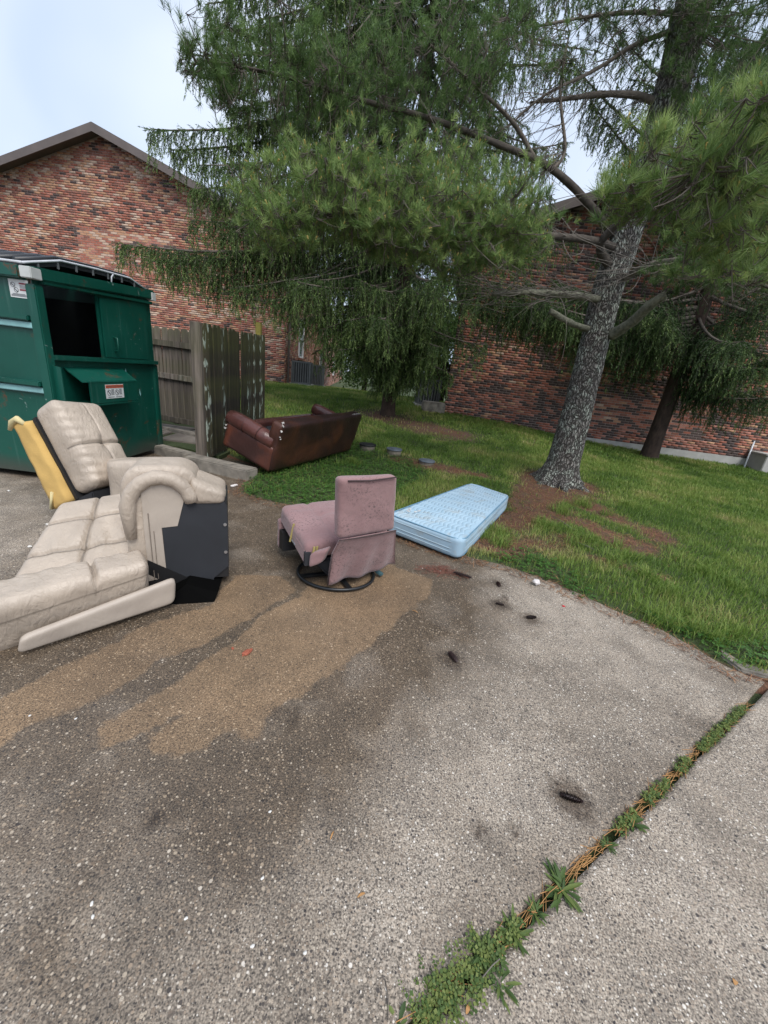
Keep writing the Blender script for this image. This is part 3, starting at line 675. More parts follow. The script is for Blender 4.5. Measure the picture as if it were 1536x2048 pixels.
# ------------------------------------------------------------------ dumpster
DX, DY0, DY1, DW = -3.56, 4.02, 5.84, 2.05
dz0, dzf, dzb = .07, 2.08, 2.22
D = empty('dumpster', (DX-DW/2, (DY0+DY1)/2, 0)); tag(D, 'green steel dumpster with open side door and black ribbed lids', 'dumpster')
def dtop(y): return dzf+(dzb-dzf)*(y-DY0)/(DY1-DY0)
OY0, OY1, OZ0, OZ1 = 4.10, 4.83, 1.31, 2.0
def plate(name, x0, x1, y0, y1, z0, zt0, zt1, m='green', bev=.006, parent=None):
    mb = MB(); mb.hexa([(x0, y0, z0), (x1, y0, z0), (x1, y1, z0), (x0, y1, z0), (x0, y0, zt0), (x1, y0, zt0), (x1, y1, zt1), (x0, y1, zt1)]); return mb.build(name, M[m], parent or D, bevel=bev)
T = .03
plate('lower_side_panel', DX-T, DX, DY0, DY1, dz0, OZ0, OZ0)
plate('side_rim_panel', DX-T, DX, DY0, OY1, OZ1, dtop(DY0)-.02, dtop(OY1)-.02)
plate('corner_panel', DX-T, DX, DY0, OY0, OZ0+.002, OZ1-.002, OZ1-.002)
plate('upper_side_panel', DX-T, DX, OY1, DY1, OZ0+.002, dtop(OY1)-.02, dtop(DY1)-.02)
plate('front_panel', DX-DW, DX-T-.002, DY0, DY0+T, dz0, dtop(DY0)-.02, dtop(DY0)-.02)
plate('back_panel', DX-DW, DX-T-.002, DY1-T, DY1, dz0, dtop(DY1)-.02, dtop(DY1)-.02)
plate('far_side_panel', DX-DW-T, DX-DW-.002, DY0, DY1, dz0, dtop(DY0)-.02, dtop(DY1)-.02)
plate('floor', DX-DW+.01, DX-T-.01, DY0+.04, DY1-.04, dz0+.01, dz0+.05, dz0+.05, 'inside', 0)
for nm, a in (('inner_lining', (DX-DW+.012, DX-DW+.02, DY0+.05, DY1-.05)), ('inner_lining', (DX-DW+.03, DX-T-.03, DY1-T-.02, DY1-T-.012)), ('inner_lining', (DX-DW+.03, DX-T-.03, DY0+T+.012, DY0+T+.02))): plate(nm, *a, dz0+.1, 1.98, 1.98, 'inside', 0)
plate('door', DX+.006, DX+.026, OY1+.02, DY1-.14, OZ0+.03, dtop(OY1)-.16, dtop(DY1)-.16)
mb = MB(); mb.tube([(DX+.028, OY1+.17, 1.42), (DX+.075, OY1+.17, 1.43), (DX+.075, OY1+.17, 1.57), (DX+.028, OY1+.17, 1.58)], .009, 6); mb.build('door_handle', M['green'], D, smooth=True)
# rails the door slides in, top rim, corner trim
mb = MB(); mb.bar((DX+.03, DY0+.02, OZ0), (DX+.03, DY1, OZ0), .06, .05); mb.build('lower_door_track', M['green'], D, bevel=.006)
mb = MB(); mb.bar((DX+.03, DY0+.06, OZ1-.015), (DX+.03, DY1-.02, dtop(DY1)-.14), .05, .035); mb.build('upper_door_track', M['green'], D, bevel=.006)
mb = MB(); mb.bar((DX+.01, DY0-.03, dtop(DY0)-.035), (DX+.01, DY1+.02, dtop(DY1)-.035), .12, .11); mb.build('top_rim', M['green'], D, bevel=.012)
mb = MB(); mb.bar((DX-DW-.04, DY0-.02, dtop(DY0)-.035), (DX-.06, DY0-.02, dtop(DY0)-.035), .1, .11); mb.build('front_rim', M['green'], D, bevel=.012)
mb = MB(); mb.box((DX+.03, DY0-.04, dtop(DY0)-.04), (.055, .06, .048)); mb.build('corner_patch', M['patch'], D, bevel=.006)
mb = MB(); mb.box((DX+.03, DY1-.02, dtop(DY1)-.06), (.05, .045, .05)); mb.build('corner_patch', M['patch'], D, bevel=.006)
mb = MB(); mb.box((DX+.012, DY0-.008, 1.03), (.05, .05, .92)); mb.build('corner_post', M['green'], D, bevel=.01)
mb = MB(); mb.box((DX+.005, DY1-.03, .68), (.03, .04, .60)); mb.build('corner_post', M['green'], D, bevel=.008)
# ribs and pale strips on the front
for zr in (1.60, .99):
    mb = MB(); mb.bar((DX-DW, DY0-.035, zr+.05), (DX-.05, DY0-.035, zr+.05), .07, .05); mb.build('rib', M['green'], D, bevel=.01)
    mb = MB(); mb.bar((DX-DW, DY0-.020, zr-.012), (DX-.04, DY0-.020, zr-.012), .03, .055); mb.build('pale_strip', M['strip'], D, bevel=.006)
# fork pocket with sloping hood
mb = MB()
y0, y1, xo = 4.12, 5.02, .24
mb.prism([(DX+.003, y0+.1, 1.22), (DX+xo, y0+.02, 1.10), (DX+xo+.004, y0+.02, 1.09), (DX+.003, y0+.1, 1.20)], (0, y1-y0, 0)); fp = mb.build('fork_pocket', M['green'], D)
mb = MB(); mb.hexa([(DX+xo-.012, y0+.12, .86), (DX+xo, y0+.12, .86), (DX+xo, y1, .86), (DX+xo-.012, y1, .86), (DX+xo-.012, y0+.12, 1.105), (DX+xo, y0+.12, 1.105), (DX+xo, y1, 1.105), (DX+xo-.012, y1, 1.105)]); mb.build('pocket_face', M['green'], fp, bevel=.004)
mb = MB(); mb.hexa([(DX+.003, y0+.12, .84), (DX+xo-.001, y0+.12, .84), (DX+xo-.001, y1, .84), (DX+.003, y1, .84), (DX+.003, y0+.12, .858), (DX+xo-.001, y0+.12, .858), (DX+xo-.001, y1, .858), (DX+.003, y1, .858)]); mb.build('pocket_floor', M['green'], fp)
mb = MB(); mb.prism([(DX+.005, y0-.09, 1.24), (DX+.17, y0-.14, 1.23), (DX+.17, y0-.14, .84), (DX+.005, y0-.09, .80)], (0, .012, 0)); mb.build('pocket_guide', M['green'], fp)
# lids
for k in range(2):
    x0, x1 = (DX-.03-k*1.02-.98, DX-.03-k*1.02)
    mb = MB(); hz = .055
    prof = [(DY0-.05, dtop(DY0)+.04), (DY0+.4, dtop(DY0)+.16), (DY0+.9, dtop(DY0)+.20), (DY1-.35, dtop(DY1)+.09), (DY1-.02, dtop(DY1)+.02)]
    mb.prism([(x0, y, z) for y, z in prof] + [(x0, y, z-.05) for y, z in prof[::-1]], (x1-x0, 0, 0)); ld = mb.build('lid', M['lid'], D)
    for i in range(6):
        x = x0+.06+i*(x1-x0-.12)/5; rb = MB(); rb.tube([(x, y, z+.012) for y, z in prof], .028, 6); rb.build('lid_rib', M['lid'], ld, smooth=True)
    rb = MB(); rb.tube([(x1+.006, y, z-.0) for y, z in prof], .011, 6); rb.tube([(x0, prof[0][0], prof[0][1]), (x1, prof[0][0], prof[0][1])], .012, 6)
    rb.build('worn_lid_rim', M['lid_edge'], ld, smooth=True)
    for i in range(7):
        y = DY0+.12+i*.24; zz = float(np.interp(y, [p[0] for p in prof], [p[1] for p in prof]))
        rb = MB(); rb.box((x1+.004, y, zz-.045), (.007, .008, .03)); rb.build('lid_lug', M['ac'], ld)
mb = MB(); mb.tube([(DX+.02, 5.08, 2.16), (DX+.03, 5.08, 2.24), (DX+.03, 5.11, 2.27), (DX+.02, 5.14, 2.24)], .008, 6); mb.build('lid_hook', M['lid_edge'], D, smooth=True)

def text_mesh(s, size):
    cu = bpy.data.curves.new('txt', 'FONT'); cu.body = s; cu.size = size; cu.align_x = 'CENTER'; cu.align_y = 'CENTER'; cu.resolution_u = 2
    to = bpy.data.objects.new('txt', cu); COL.objects.link(to)
    dg = bpy.context.evaluated_depsgraph_get(); me = bpy.data.meshes.new_from_object(to.evaluated_get(dg)); bpy.data.objects.remove(to); return me
def put_text(name, s, size, c, xd, yd, m, parent):
    me = text_mesh(s, size); xd = Vector(xd).normalized(); yd = Vector(yd).normalized(); n = xd.cross(yd)
    me.transform(Matrix(((xd.x, yd.x, n.x, c[0]), (xd.y, yd.y, n.y, c[1]), (xd.z, yd.z, n.z, c[2]), (0, 0, 0, 1))))
    me.materials.clear(); me.materials.append(m); return link(name, me, parent)
def sheet(name, c, xd, yd, w_, h, m, parent, th=.0015):
    xd = Vector(xd).normalized(); yd = Vector(yd).normalized(); c = Vector(c); n = xd.cross(yd)
    mb = MB(); mb.hexa([c+xd*a*w_/2+yd*b*h/2+n*d for d in (0, th) for a, b in ((-1, -1), (1, -1), (1, 1), (-1, 1))]); return mb.build(name, m, parent)
# warning label on the fork pocket
lx = DX+xo; sc_y, sc_z = 4.62, .985
lab = sheet('warning_label', (lx+.001, sc_y, sc_z), (0, 1, 0), (0, 0, 1), .30, .155, M['sticker'], D)
sheet('label_band', (lx+.0035, sc_y, sc_z+.055), (0, 1, 0), (0, 0, 1), .29, .034, M['sticker_red'], lab)
for dy in (-.072, .072): put_text('label_text', 'WARNING', .030, (lx+.0065, sc_y+dy, sc_z+.055), (0, 1, 0), (0, 0, 1), M['sticker_dark'], lab)
for dy in (-.10, .03):
    mb = MB(); n_ = 20; ring = [(lx+.004, sc_y+dy+.030*math.cos(a*2*math.pi/n_), sc_z-.012+.030*math.sin(a*2*math.pi/n_)) for a in range(n_)]
    mb.tube(ring, .0022, 5, closed=True); mb.bar((lx+.004, sc_y+dy-.018, sc_z+.010), (lx+.004, sc_y+dy+.018, sc_z-.03), .004, .008); mb.build('label_pictogram', M['sticker_dark'], lab)
    mb = MB()
    for i in range(6): mb.box((lx+.003, sc_y+dy+.062, sc_z+.022-i*.011), (.0012, .024 if i % 2 else .02, .0022))
    mb.box((lx+.003, sc_y+dy+.03, sc_z-.062), (.0012, .05, .0025)); mb.build('label_print', M['sticker_dark'], lab)
# label on the front
fx, fz = DX-.14, 1.90
lab = sheet('warning_label', (fx, DY0-.0015, fz), (1, 0, 0), (0, 0, 1), .19, .155, M['sticker'], D)
for dz in (.045, -.008): sheet('label_band', (fx+.045, DY0-.004, fz+dz), (1, 0, 0), (0, 0, 1), .078, .014, M['sticker_maroon'], lab)
for dx_, dz in ((-.055, .03), (-.03, -.012)):
    mb = MB(); ring = [(fx+dx_+.020*math.cos(a*math.pi/9), DY0-.005, fz+dz+.020*math.sin(a*math.pi/9)) for a in range(18)]
    mb.tube(ring, .0018, 5, closed=True); mb.bar((fx+dx_-.012, DY0-.005, fz+dz+.008), (fx+dx_+.012, DY0-.005, fz+dz-.012), .006, .004); mb.build('label_pictogram', M['sticker_dark'], lab)
mb = MB()
for i in range(3): mb.box((fx+.045, DY0-.0045, fz+.028-i*.010), (.036, .001, .0018)); mb.box((fx-.01, DY0-.0045, fz-.045-i*.009), (.075 if i else .06, .001, .002))
mb.build('label_print', M['sticker_dark'], lab)

# pale scuffs where the paint is knocked off beside the fork pocket
for pts in ([(5.17, 1.17), (5.20, 1.22), (5.21, 1.15), (5.24, 1.10), (5.19, 1.12)], [(5.14, 1.075), (5.22, 1.085), (5.235, 1.06), (5.16, 1.055)], [(5.43, .90), (5.445, .96), (5.46, .89), (5.45, .86)]):
    mb = MB(); mb.prism([(DX+.0012, y, z) for y, z in pts], (.0012, 0, 0)); mb.build('paint_scuff', M['strip'], D)

# ------------------------------------------------------------------ beige recliner sofa section, tipped forward, footrest out
S = empty('recliner_sofa', (-1.65, 2.25, 0)); tag(S, 'beige leather reclining sofa section with footrest out and black side panel', 'sofa')
def crease(c, wd, dp): return lambda x: -dp*math.exp(-((x-c)/wd)**2)
def tuft(us, vs, dp=.2, wd=.09):
    def f(u, v, w_):
        if w_ < .3: return 0
        e = sum(-dp*math.exp(-((u-c)/wd)**2) for c in us) + sum(-dp*math.exp(-((v-c)/wd)**2) for c in vs)
        for a in us:
            for b in vs: e -= dp*.9*math.exp(-((u-a)**2+(v-b)**2)/.03)
        wr = .06*math.sin(u*17+v*5)*math.exp(-((v-(vs[0] if vs else 0)-.15)/.25)**2)
        return (e+wr)*min(1, (w_-.3)/.4)
    return f
up_ = Vector((0, 0, 1))
def seams(us, vs, wd=.022, pipe=()):
    return lambda u, v, w_: 0 if w_ < .25 else max([math.exp(-((u-c)/wd)**2) for c in us]+[math.exp(-((v-c)/wd)**2) for c in vs]+[0])
# seat: top corners near-left, near-right, far-right, far-left
a = [Vector((-2.032, 1.780, 0.211)), Vector((-1.434, 2.160, 0.261)), Vector((-1.760, 2.620, 0.573)), Vector((-2.144, 2.340, 0.517))]
nrm = (a[1]-a[0]).cross(a[3]-a[0]).normalized()
soft('seat_cushion', [q-nrm*.20 for q in a]+a, M['beige'], S, n=(90, 90, 8), r=(.16, .16, .55), puff=.20, disp=tuft((-.08,), (-.42, .35), .20, .045), wob=.0025, attr=('seam', seams((-.08,), (-.42, .35))))
soft('seat_base', [q-nrm*.42 for q in a]+[q-nrm*.18 for q in a], M['black_cloth'], S, n=(6, 6, 4), r=(.1, .1, .2))
# footrest pad
fa = [Vector((-1.967, 1.440, -0.069)), Vector((-1.352, 1.980, 0.117)), Vector((-1.529, 2.200, -0.038)), Vector((-2.244, 1.660, -0.225)),
      Vector((-1.853, 1.420, 0.291)), Vector((-1.317, 1.960, 0.362)), Vector((-1.476, 2.140, 0.363)), Vector((-2.065, 1.620, 0.307))]
def footd(u, v, w_):
    if w_ < .2: return 0
    return (-.22*math.exp(-((u-.32)/.03)**2) - .02*math.sin(u*23+v*3)*math.exp(-((v-.7)/.5)**2))*min(1, (w_-.2)/.5)
soft('footrest', fa, M['beige'], S, n=(110, 22, 26), r=(.10, .45, .45), puff=.10, disp=footd, wob=.003, seed=3, attr=('seam', lambda u, v, w_: max(math.exp(-((u-.32)/.012)**2)*(w_ > .1), math.exp(-((w_-.28)/.05)**2)*(v < -.6))))
# stitched seams along the front of the pad and the seat
def stitched(pts, r_=.0035):
    mb = MB(); P = [Vector(p) for p in pts]; out = []
    for i in range(len(P)-1):
        for k in range(8): out.append(P[i].lerp(P[i+1], k/8))
    mb.tube(out+[P[-1]], r_, 5); mb.build('seam', M['stitch'], S)
# footrest board
q = [Vector((-1.257, 2.030, 0.210)), Vector((-1.165, 2.050, 0.172)), Vector((-1.196, 2.040, 0.087)), Vector((-1.349, 1.910, 0.001)), Vector((-1.563, 1.680, -0.003)), Vector((-1.698, 1.500, 0.024)), Vector((-1.717, 1.490, 0.072)), Vector((-1.688, 1.500, 0.111)), Vector((-1.504, 1.740, 0.151))]
bo = Vector((-.022, .030, .016)); bf = [Vector((-1.729, 1.495, 0.024)), Vector((-1.231, 2.030, 0.045)), Vector((-1.216, 2.035, 0.216)), Vector((-1.700, 1.500, 0.112))]
soft('footrest_board', [p_+bo for p_ in bf[::-1]]+[p_ for p_ in bf[::-1]], M['beige_dark'], S, n=(30, 8, 4), r=(.10, .45, .5))
mb = MB(); mb.prism([(-1.421, 1.990, -0.059), (-1.249, 2.050, -0.049), (-1.046, 2.160, -0.002), (-1.045, 2.220, 0.038), (-1.226, 2.160, 0.113), (-1.306, 2.080, 0.061)], (-.06, .22, .0)); mb.build('dark_gap_fill', M['void'], S)  # solid black filler standing in for the shaded gap beside the footrest board
mb = MB(); mb.hexa([(-1.474, 2.160, -0.005), (-1.224, 2.220, -0.070), (-1.349, 2.450, -0.212), (-1.706, 2.500, -0.250), (-1.453, 2.140, 0.268), (-1.236, 2.260, 0.085), (-1.338, 2.450, 0.004), (-1.693, 2.500, 0.095)]); mb.build('mechanism_box', M['black'], S)
# arm: tall padded box, rolled top
fd = Vector((-.38, .92, 0)).normalized()*.27
al, ar = Vector((-1.473, 2.160, 0.079)), Vector((-1.048, 2.400, -0.019))
def armp(px_, py_, Y, o=0): return Vector(px_) if o == 0 else None
b0, b1 = Vector((al.x, al.y, .10)), Vector((ar.x, ar.y, .06))
dirn = (b1-b0); dirn.z = 0
core0 = [b0+Vector((.03, .02, .0)), b1, b1+fd, b0+fd+Vector((.03, .02, 0))]
mb = MB(); tA, tB = Vector((0, 0, .60)), Vector((0, 0, .60)); mb.hexa(core0+[core0[0]+tA, core0[1]+tB, core0[2]+tB, core0[3]+tA]); mb.build('arm_frame', M['black'], S)
# black side cover with cut corners, just proud of the frame
n_ = Vector((dirn.y, -dirn.x, 0)).normalized(); pl = lambda t_, z: b0+dirn*t_+n_*.012+Vector((0, 0, z-b0.z))
mb = MB(); mb.prism([pl(.22, .10), pl(.36, .055), pl(.50, .0), pl(.80, .02), pl(.80, .07), pl(1.0, .15), pl(1.0, .60), pl(.90, .675), pl(.55, .745), pl(.20, .745)], n_*-.02); mb.build('side_cover', M['black_cloth'], S)
for t_, z in ((.965, .47), (.965, .265)):
    mb = MB(); c = pl(t_, z)+n_*.002; R = n_.to_track_quat('Z', 'Y').to_matrix()
    for k in range(1): mb.tube([c, c+n_*.006], .011, 12)
    mb.build('bolt', M['screw'], S)
# leather wrap on the front of the arm
w0 = [b0+n_*.02, b0+dirn*.26+n_*.024, b0+dirn*.26+n_*.010, b0+fd*.0-n_*.02]
mb = MB(); mb.prism([pl(-.01, .10)+n_*.004, pl(.235, .115)+n_*.004, pl(.22, .47)+n_*.004, pl(.40, .475)+n_*.004, pl(.50, .66)+n_*.004, pl(.42, .76)+n_*.004, pl(.2, .80)+n_*.004, pl(.0, .74)+n_*.004], n_*-.03); mb.build('arm_side_wrap', M['beige_dark'], S, bevel=.008)
fr = [b0-dirn*.20+n_*.01, b0+dirn*.06+n_*.01, b0+dirn*.06+fd*1.05, b0-dirn*.20+fd*1.05]
soft('arm_front', fr+[p_+Vector((0, 0, .60)) for p_ in fr], M['beige'], S, n=(8, 14, 26), r=(.45, .3, .08), puff=.0, wob=.002, seed=5)
# rolled arm pad on top
pad0 = [b0-dirn*.22-n_*.01, b0+dirn*.64-n_*.01, b0+dirn*.64+fd*1.15, b0-dirn*.22+fd*1.15]
pb = [Vector((p_.x, p_.y, .50 if i_ in (0, 3) else .62)) for i_, p_ in enumerate(pad0)]; pt = [Vector((p_.x, p_.y, .86)) for p_ in pad0]
def armd(u, v, w_):
    return .025*math.sin(u*34+v*4)*math.exp(-((v+.95)/.2)**2)*(1 if w_ > 0 else 0)
soft('arm_pad', pb+pt, M['beige'], S, n=(30, 18, 14), r=(.62, .22, .85), puff=.06, disp=armd, wob=.002, seed=8)
pad1 = [b0+dirn*.55+n_*.03, b0+dirn*.98+n_*.03, b0+dirn*.98+fd*1.1, b0+dirn*.55+fd*1.1]
soft('arm_rear_pad', [Vector((p_.x, p_.y, .62)) for p_ in pad1]+[Vector((p_.x, p_.y, .80 if i in (0, 3) else .70)) for i, p_ in enumerate(pad1)], M['beige'], S, n=(16, 12, 8), r=(.4, .3, .6), puff=.08, wob=.005, seed=9)
# pleated welt arching over the side
mb = MB(); arch = []
for k in range(15):
    a_ = math.pi*(1.02-k/14*.95); arch.append(pl(.22+.36*math.cos(a_), .60+.205*math.sin(a_))+n_*.0)
arch = [pl(-.13, .42)+n_*.002]+arch
mb.tube(arch, [.03]+[.042+.004*(k % 2) for k in range(15)], 10); mb.build('arm_welt', M['beige'], S, smooth=True)
stitched([pl(.075, .12)+n_*.007, pl(.07, .40)+n_*.007, pl(.07, .58)+n_*.007], .003)
stitched([pl(.12, .12)+n_*.007, pl(.115, .46)+n_*.007], .0022)
# rear seat block of the same section
rb = [Vector((-2.185, 2.750, 0.441)), Vector((-1.722, 2.700, 0.515)), Vector((-1.959, 3.100, 0.476)), Vector((-2.444, 3.120, 0.387))]
rt_ = [Vector((-2.183, 2.850, 0.659)), Vector((-1.785, 2.800, 0.716)), Vector((-1.950, 3.100, 0.685)), Vector((-2.395, 3.150, 0.602))]
rb = [Vector((p_.x, p_.y, .12)) for p_ in rt_]
soft('back_rail', rb+rt_, M['beige'], S, n=(14, 10, 10), r=(.15, .3, .15), puff=.03, wob=.005, seed=4)

# torn backrest leaning at the far end
B = empty('torn_backrest', (-2.6, 3.05, 0)); tag(B, 'torn beige sofa backrest with yellow foam showing, leaning by the dumpster', 'sofa backrest')
P0, P1 = Vector((-2.437, 2.920, 0.357)), Vector((-2.777, 3.020, 0.975))      # foot and head of the cushion's left edge
Q0, Q1 = Vector((-2.412, 3.220, 0.410)), Vector((-2.768, 3.340, 0.975))      # right edge
ax = (P1-P0).normalized(); sd = (Q0-P0); sd = (sd-ax*sd.dot(ax)).normalized(); nf = sd.cross(ax).normalized()   # nf: cushion side
if nf.x < 0: nf = -nf
bk_ = -nf
W_, L_ = .40, (P1-P0).length+.02
o_ = P0
def bq(s_, l_, t_): return o_+sd*s_+ax*l_+nf*t_
def backd(u, v, w_):
    if w_ < .2: return 0
    e = -.18*math.exp(-((v+.05)/.04)**2) - .22*math.exp(-((u-.15)**2+(v+.05)**2)/.03) - .14*math.exp(-((u-.15)/.035)**2)*(1 if v < 0 else .4)
    wr = .035*math.sin(v*31+u*4)*math.exp(-((u+.8)/.35)**2)
    return (e+wr)*min(1, (w_-.2)/.4)
soft('back_cushion', [bq(-.02, 0, -.10), bq(W_, 0, -.10), bq(W_, L_, -.10), bq(-.02, L_, -.10), bq(-.02, 0, .16), bq(W_, 0, .16), bq(W_, L_-.02, .16), bq(-.02, L_+.02, .16)], M['beige'], B, n=(64, 90, 10), r=(.28, .2, .6), puff=.25, disp=backd, wob=.003, seed=12, attr=('seam', lambda u, v, w_: 0 if w_ < .2 else max(math.exp(-((v+.05)/.02)**2), math.exp(-((u-.15)/.025)**2)*(1 if v < 0 else .3))))
mb = MB(); mb.hexa([bq(-.02, -.03, -.13), bq(W_, -.03, -.13), bq(W_, L_-.05, -.13), bq(-.02, L_-.05, -.13), bq(-.02, -.03, -.08), bq(W_, -.03, -.08), bq(W_, L_-.05, -.08), bq(-.02, L_-.05, -.08)]); mb.build('frame', M['black'], B, bevel=.01)
soft('foam_slab', [bq(-.07, -.02, -.335), bq(W_, -.02, -.31), bq(W_, L_-.02, -.27), bq(-.07, L_-.04, -.29), bq(-.07, -.02, -.122), bq(W_, -.02, -.125), bq(W_, L_-.06, -.125), bq(-.07, L_-.06, -.122)], M['foam'], B, n=(10, 26, 6), r=(.08, .04, .2), wob=.014, seed=6)
mb = MB(); mb.tube([bq(-.06, L_-.08, -.16), bq(-.065, L_-.02, -.20), bq(-.06, L_-.02, -.27), bq(-.065, L_-.06, -.33)], [.016, .026, .026, .014], 9)
mb.build('torn_foam_edge', M['foam_pale'], B, smooth=True); mb = MB(); mb.tube([bq(-.06, .03, -.31), bq(-.07, -.01, -.34), Vector((-2.704, 2.900, 0.333))], [.016, .014, .012], 7); mb.build('torn_foam_edge', M['foam_pale'], B, smooth=True)
mb = MB(); gb = Vector((0, 0, 1)); f0 = bq(-.02, 0, -.2); f1 = bq(W_, 0, -.2); f2 = bq(W_, 0, .12); f3 = bq(-.02, 0, .10)
mb.hexa([Vector((p_.x, p_.y, .02)) for p_ in (f0, f3, f2, f1)]+[Vector((p_.x, p_.y, p_.z-.02)) for p_ in (f0, f3, f2, f1)]); mb.build('base', M['black_cloth'], B, bevel=.01)

# ------------------------------------------------------------------ brown sofa tipped back on the kerb
BS = empty('brown_sofa', (-1.8, 6.0, .05)); tag(BS, 'worn dark brown leather sofa without cushions, tipped back on the grass', 'sofa')
yaw, th, rl = 1.15, .263, .03; Wd, Dp, Hb, Ha = 2.12, .93, .70, .41
wv = Vector((math.cos(yaw), math.sin(yaw), 0)); dv = Vector((-math.sin(yaw), math.cos(yaw), 0))
w2 = wv*math.cos(rl)+up_*math.sin(rl); d2 = dv*math.cos(th)+up_*math.sin(th); u3 = -dv*math.sin(th)+up_*math.cos(th)
O_ = Vector((-1.602, 5.089, .085))
def s3(a_, b_, c_): return O_+w2*a_+d2*b_+u3*c_
def cb(x0, x1, y0, y1, z0, z1): return [s3(x0, y0, z0), s3(x1, y0, z0), s3(x1, y1, z0), s3(x0, y1, z0), s3(x0, y0, z1), s3(x1, y0, z1), s3(x1, y1, z1), s3(x0, y1, z1)]
soft('backrest', cb(0, Wd, 0, .19, .0, Hb), M['brown_back'], BS, n=(30, 6, 16), r=(.035, .4, .12), wob=.012, seed=14)
soft('base', cb(.12, Wd-.12, .17, Dp, .02, .24), M['brown'], BS, n=(12, 8, 4), r=(.05, .1, .3), wob=.006)
soft('seat_deck', cb(.16, Wd-.16, .18, Dp-.06, .24, .26), M['black_cloth'], BS, n=(8, 6, 2), r=(.05, .05, .3))
soft('front_rail', cb(.14, Wd-.14, Dp-.12, Dp+.01, .06, .34), M['brown'], BS, n=(16, 5, 6), r=(.05, .4, .3), wob=.006)
for x0, x1, xc in ((-.01, .17, .075), (Wd-.17, Wd+.01, Wd-.075)):
    ap = soft('arm_panel', cb(x0, x1, .05, Dp, .0, Ha-.06), M['brown_side'], BS, n=(5, 16, 10), r=(.3, .05, .05), wob=.008)
    mb = MB(); mb.tube([s3(xc, .10, Ha-.02), s3(xc, .35, Ha-.01), s3(xc, .6, Ha), s3(xc, .82, Ha), s3(xc, Dp+.01, Ha-.01), s3(xc, Dp+.035, Ha-.01)], [.105, .11, .112, .112, .105, .06], 18); ar_ = mb.build('arm_roll', M['brown'], BS, smooth=True)
    for b_ in (.36, .62):
        mb = MB(); mb.tube([s3(xc+.1135*math.cos(k*.36), b_, Ha-.004+.1135*math.sin(k*.36)) for k in range(-2, 12)], .004, 5); mb.build('seam', M['brown_back'], ar_, smooth=True)
# patches where the leather has peeled off
def flake(name, face, pts, m):
    mb = MB(); P = [s3(-.018, a_, c_) if face == 'side' else s3(a_, -.012, c_) for a_, c_ in pts]
    off = (-w2 if face == 'side' else -d2)*.004; mb.prism(P, off); mb.build(name, m, BS)
def blob(cx, cy, rx, ry, n=30, seed=0):
    r_ = random.Random(seed); return [(cx+rx*math.cos(2*math.pi*k/n)*(q_ := r_.uniform(.62, 1.12))*(1.25 if k % 7 < 3 else .85), cy+ry*math.sin(2*math.pi*k/n)*q_) for k in range(n)]
#flake('peeled_patch', 'back', [(.40, .36), (.52, .375), (.66, .40), (.78, .41), (.80, .50), (.70, .535), (.64, .50), (.60, .545), (.52, .57), (.47, .52)], M['peel2'])
def fluff(name, pts, r_, seed):
    rr = random.Random(seed); mb = MB()
    for p_ in pts:
        for k in range(4):
            c = Vector(p_)+Vector((rr.uniform(-1, 1), rr.uniform(-1, 1), rr.uniform(-1, 1)))*r_*.8
            d_ = Vector((rr.uniform(-1, 1), rr.uniform(-1, 1), rr.uniform(-1, 1)))*r_; mb.tube([c-d_, c, c+d_], [r_*.2, r_*.6, r_*.2], 6)
    tag(mb.build(name, M['fluff'], BS), kind='stuff')
fluff('stuffing', [s3(.02, .01, Hb-.01), s3(.06, .05, Hb+.01), s3(.0, .0, Hb-.08)], .014, 1)
fluff('stuffing', [s3(.0, .0, Hb-.16), s3(.01, -.01, Hb-.19)], .007, 2)
fluff('stuffing', [s3(Wd-.30+k*.045, .04, Hb+.005) for k in range(6)], .008, 4)
fluff('stuffing', [s3(-.02, Dp-.02, .30), s3(-.02, Dp-.01, .26)], .011, 5)

# ------------------------------------------------------------------ mauve swivel recliner
R = empty('swivel_recliner', (-.32, 2.71, 0)); tag(R, 'armless mauve fabric recliner on a black swivel ring base, seen from behind', 'chair')
fwd = Vector((-.577, .817, 0))
tl, tr, ml, mr = Vector((-0.288, 2.225, 0.930)), Vector((0.066, 2.460, 0.930)), Vector((-0.269, 2.290, 0.500)), Vector((0.098, 2.580, 0.500))
th_ = .10
bq_ = [ml, mr, mr+fwd*th_, ml+fwd*th_, tl, tr, tr+fwd*th_*.8, tl+fwd*th_*.8]
soft('backrest', bq_, M['mauve'], R, n=(22, 8, 22), r=(.16, .7, .12), puff=0, wob=.006, seed=21)
mb = MB(); mb.tube([tl.lerp(tr, .13)-fwd*.006+up_*-.016, tl.lerp(tr, .5)-fwd*.010+up_*-.020, tl.lerp(tr, .95)-fwd*.006+up_*-.006], .0055, 6); mb.build('back_slot', M['mauve_dark'], R, smooth=True)
# loose skirt of the back
bl, br = Vector((-0.341, 2.431, 0.070)), Vector((0.138, 2.848, 0.090)); kl = Vector((-0.316, 2.360, 0.358))
rows, cols = 14, 22; V = []; F = []
for i in range(rows+1):
    t_ = i/rows
    l_ = ml.lerp(kl, min(1, t_/.35)) if t_ < .35 else kl.lerp(bl, (t_-.35)/.65)
    r_ = mr.lerp(br, t_)
    for j in range(cols+1):
        s_ = j/cols; p_ = l_.lerp(r_, s_) - fwd*(.008+.020*math.sin(math.pi*s_)*math.sin(math.pi*min(1, t_*1.1))) + fwd*(.014*math.sin(s_*19+t_*3)*t_)
        p_.z += .012*math.sin(s_*9)*t_; V.append(p_)
nV = len(V); V2 = [tuple(p_) for p_ in V]+[tuple(p_+fwd*.012) for p_ in V]
for i in range(rows):
    for j in range(cols):
        a_ = i*(cols+1)+j; f_ = (a_, a_+1, a_+cols+2, a_+cols+1); F.append(f_); F.append(tuple(nV+k for k in f_[::-1]))
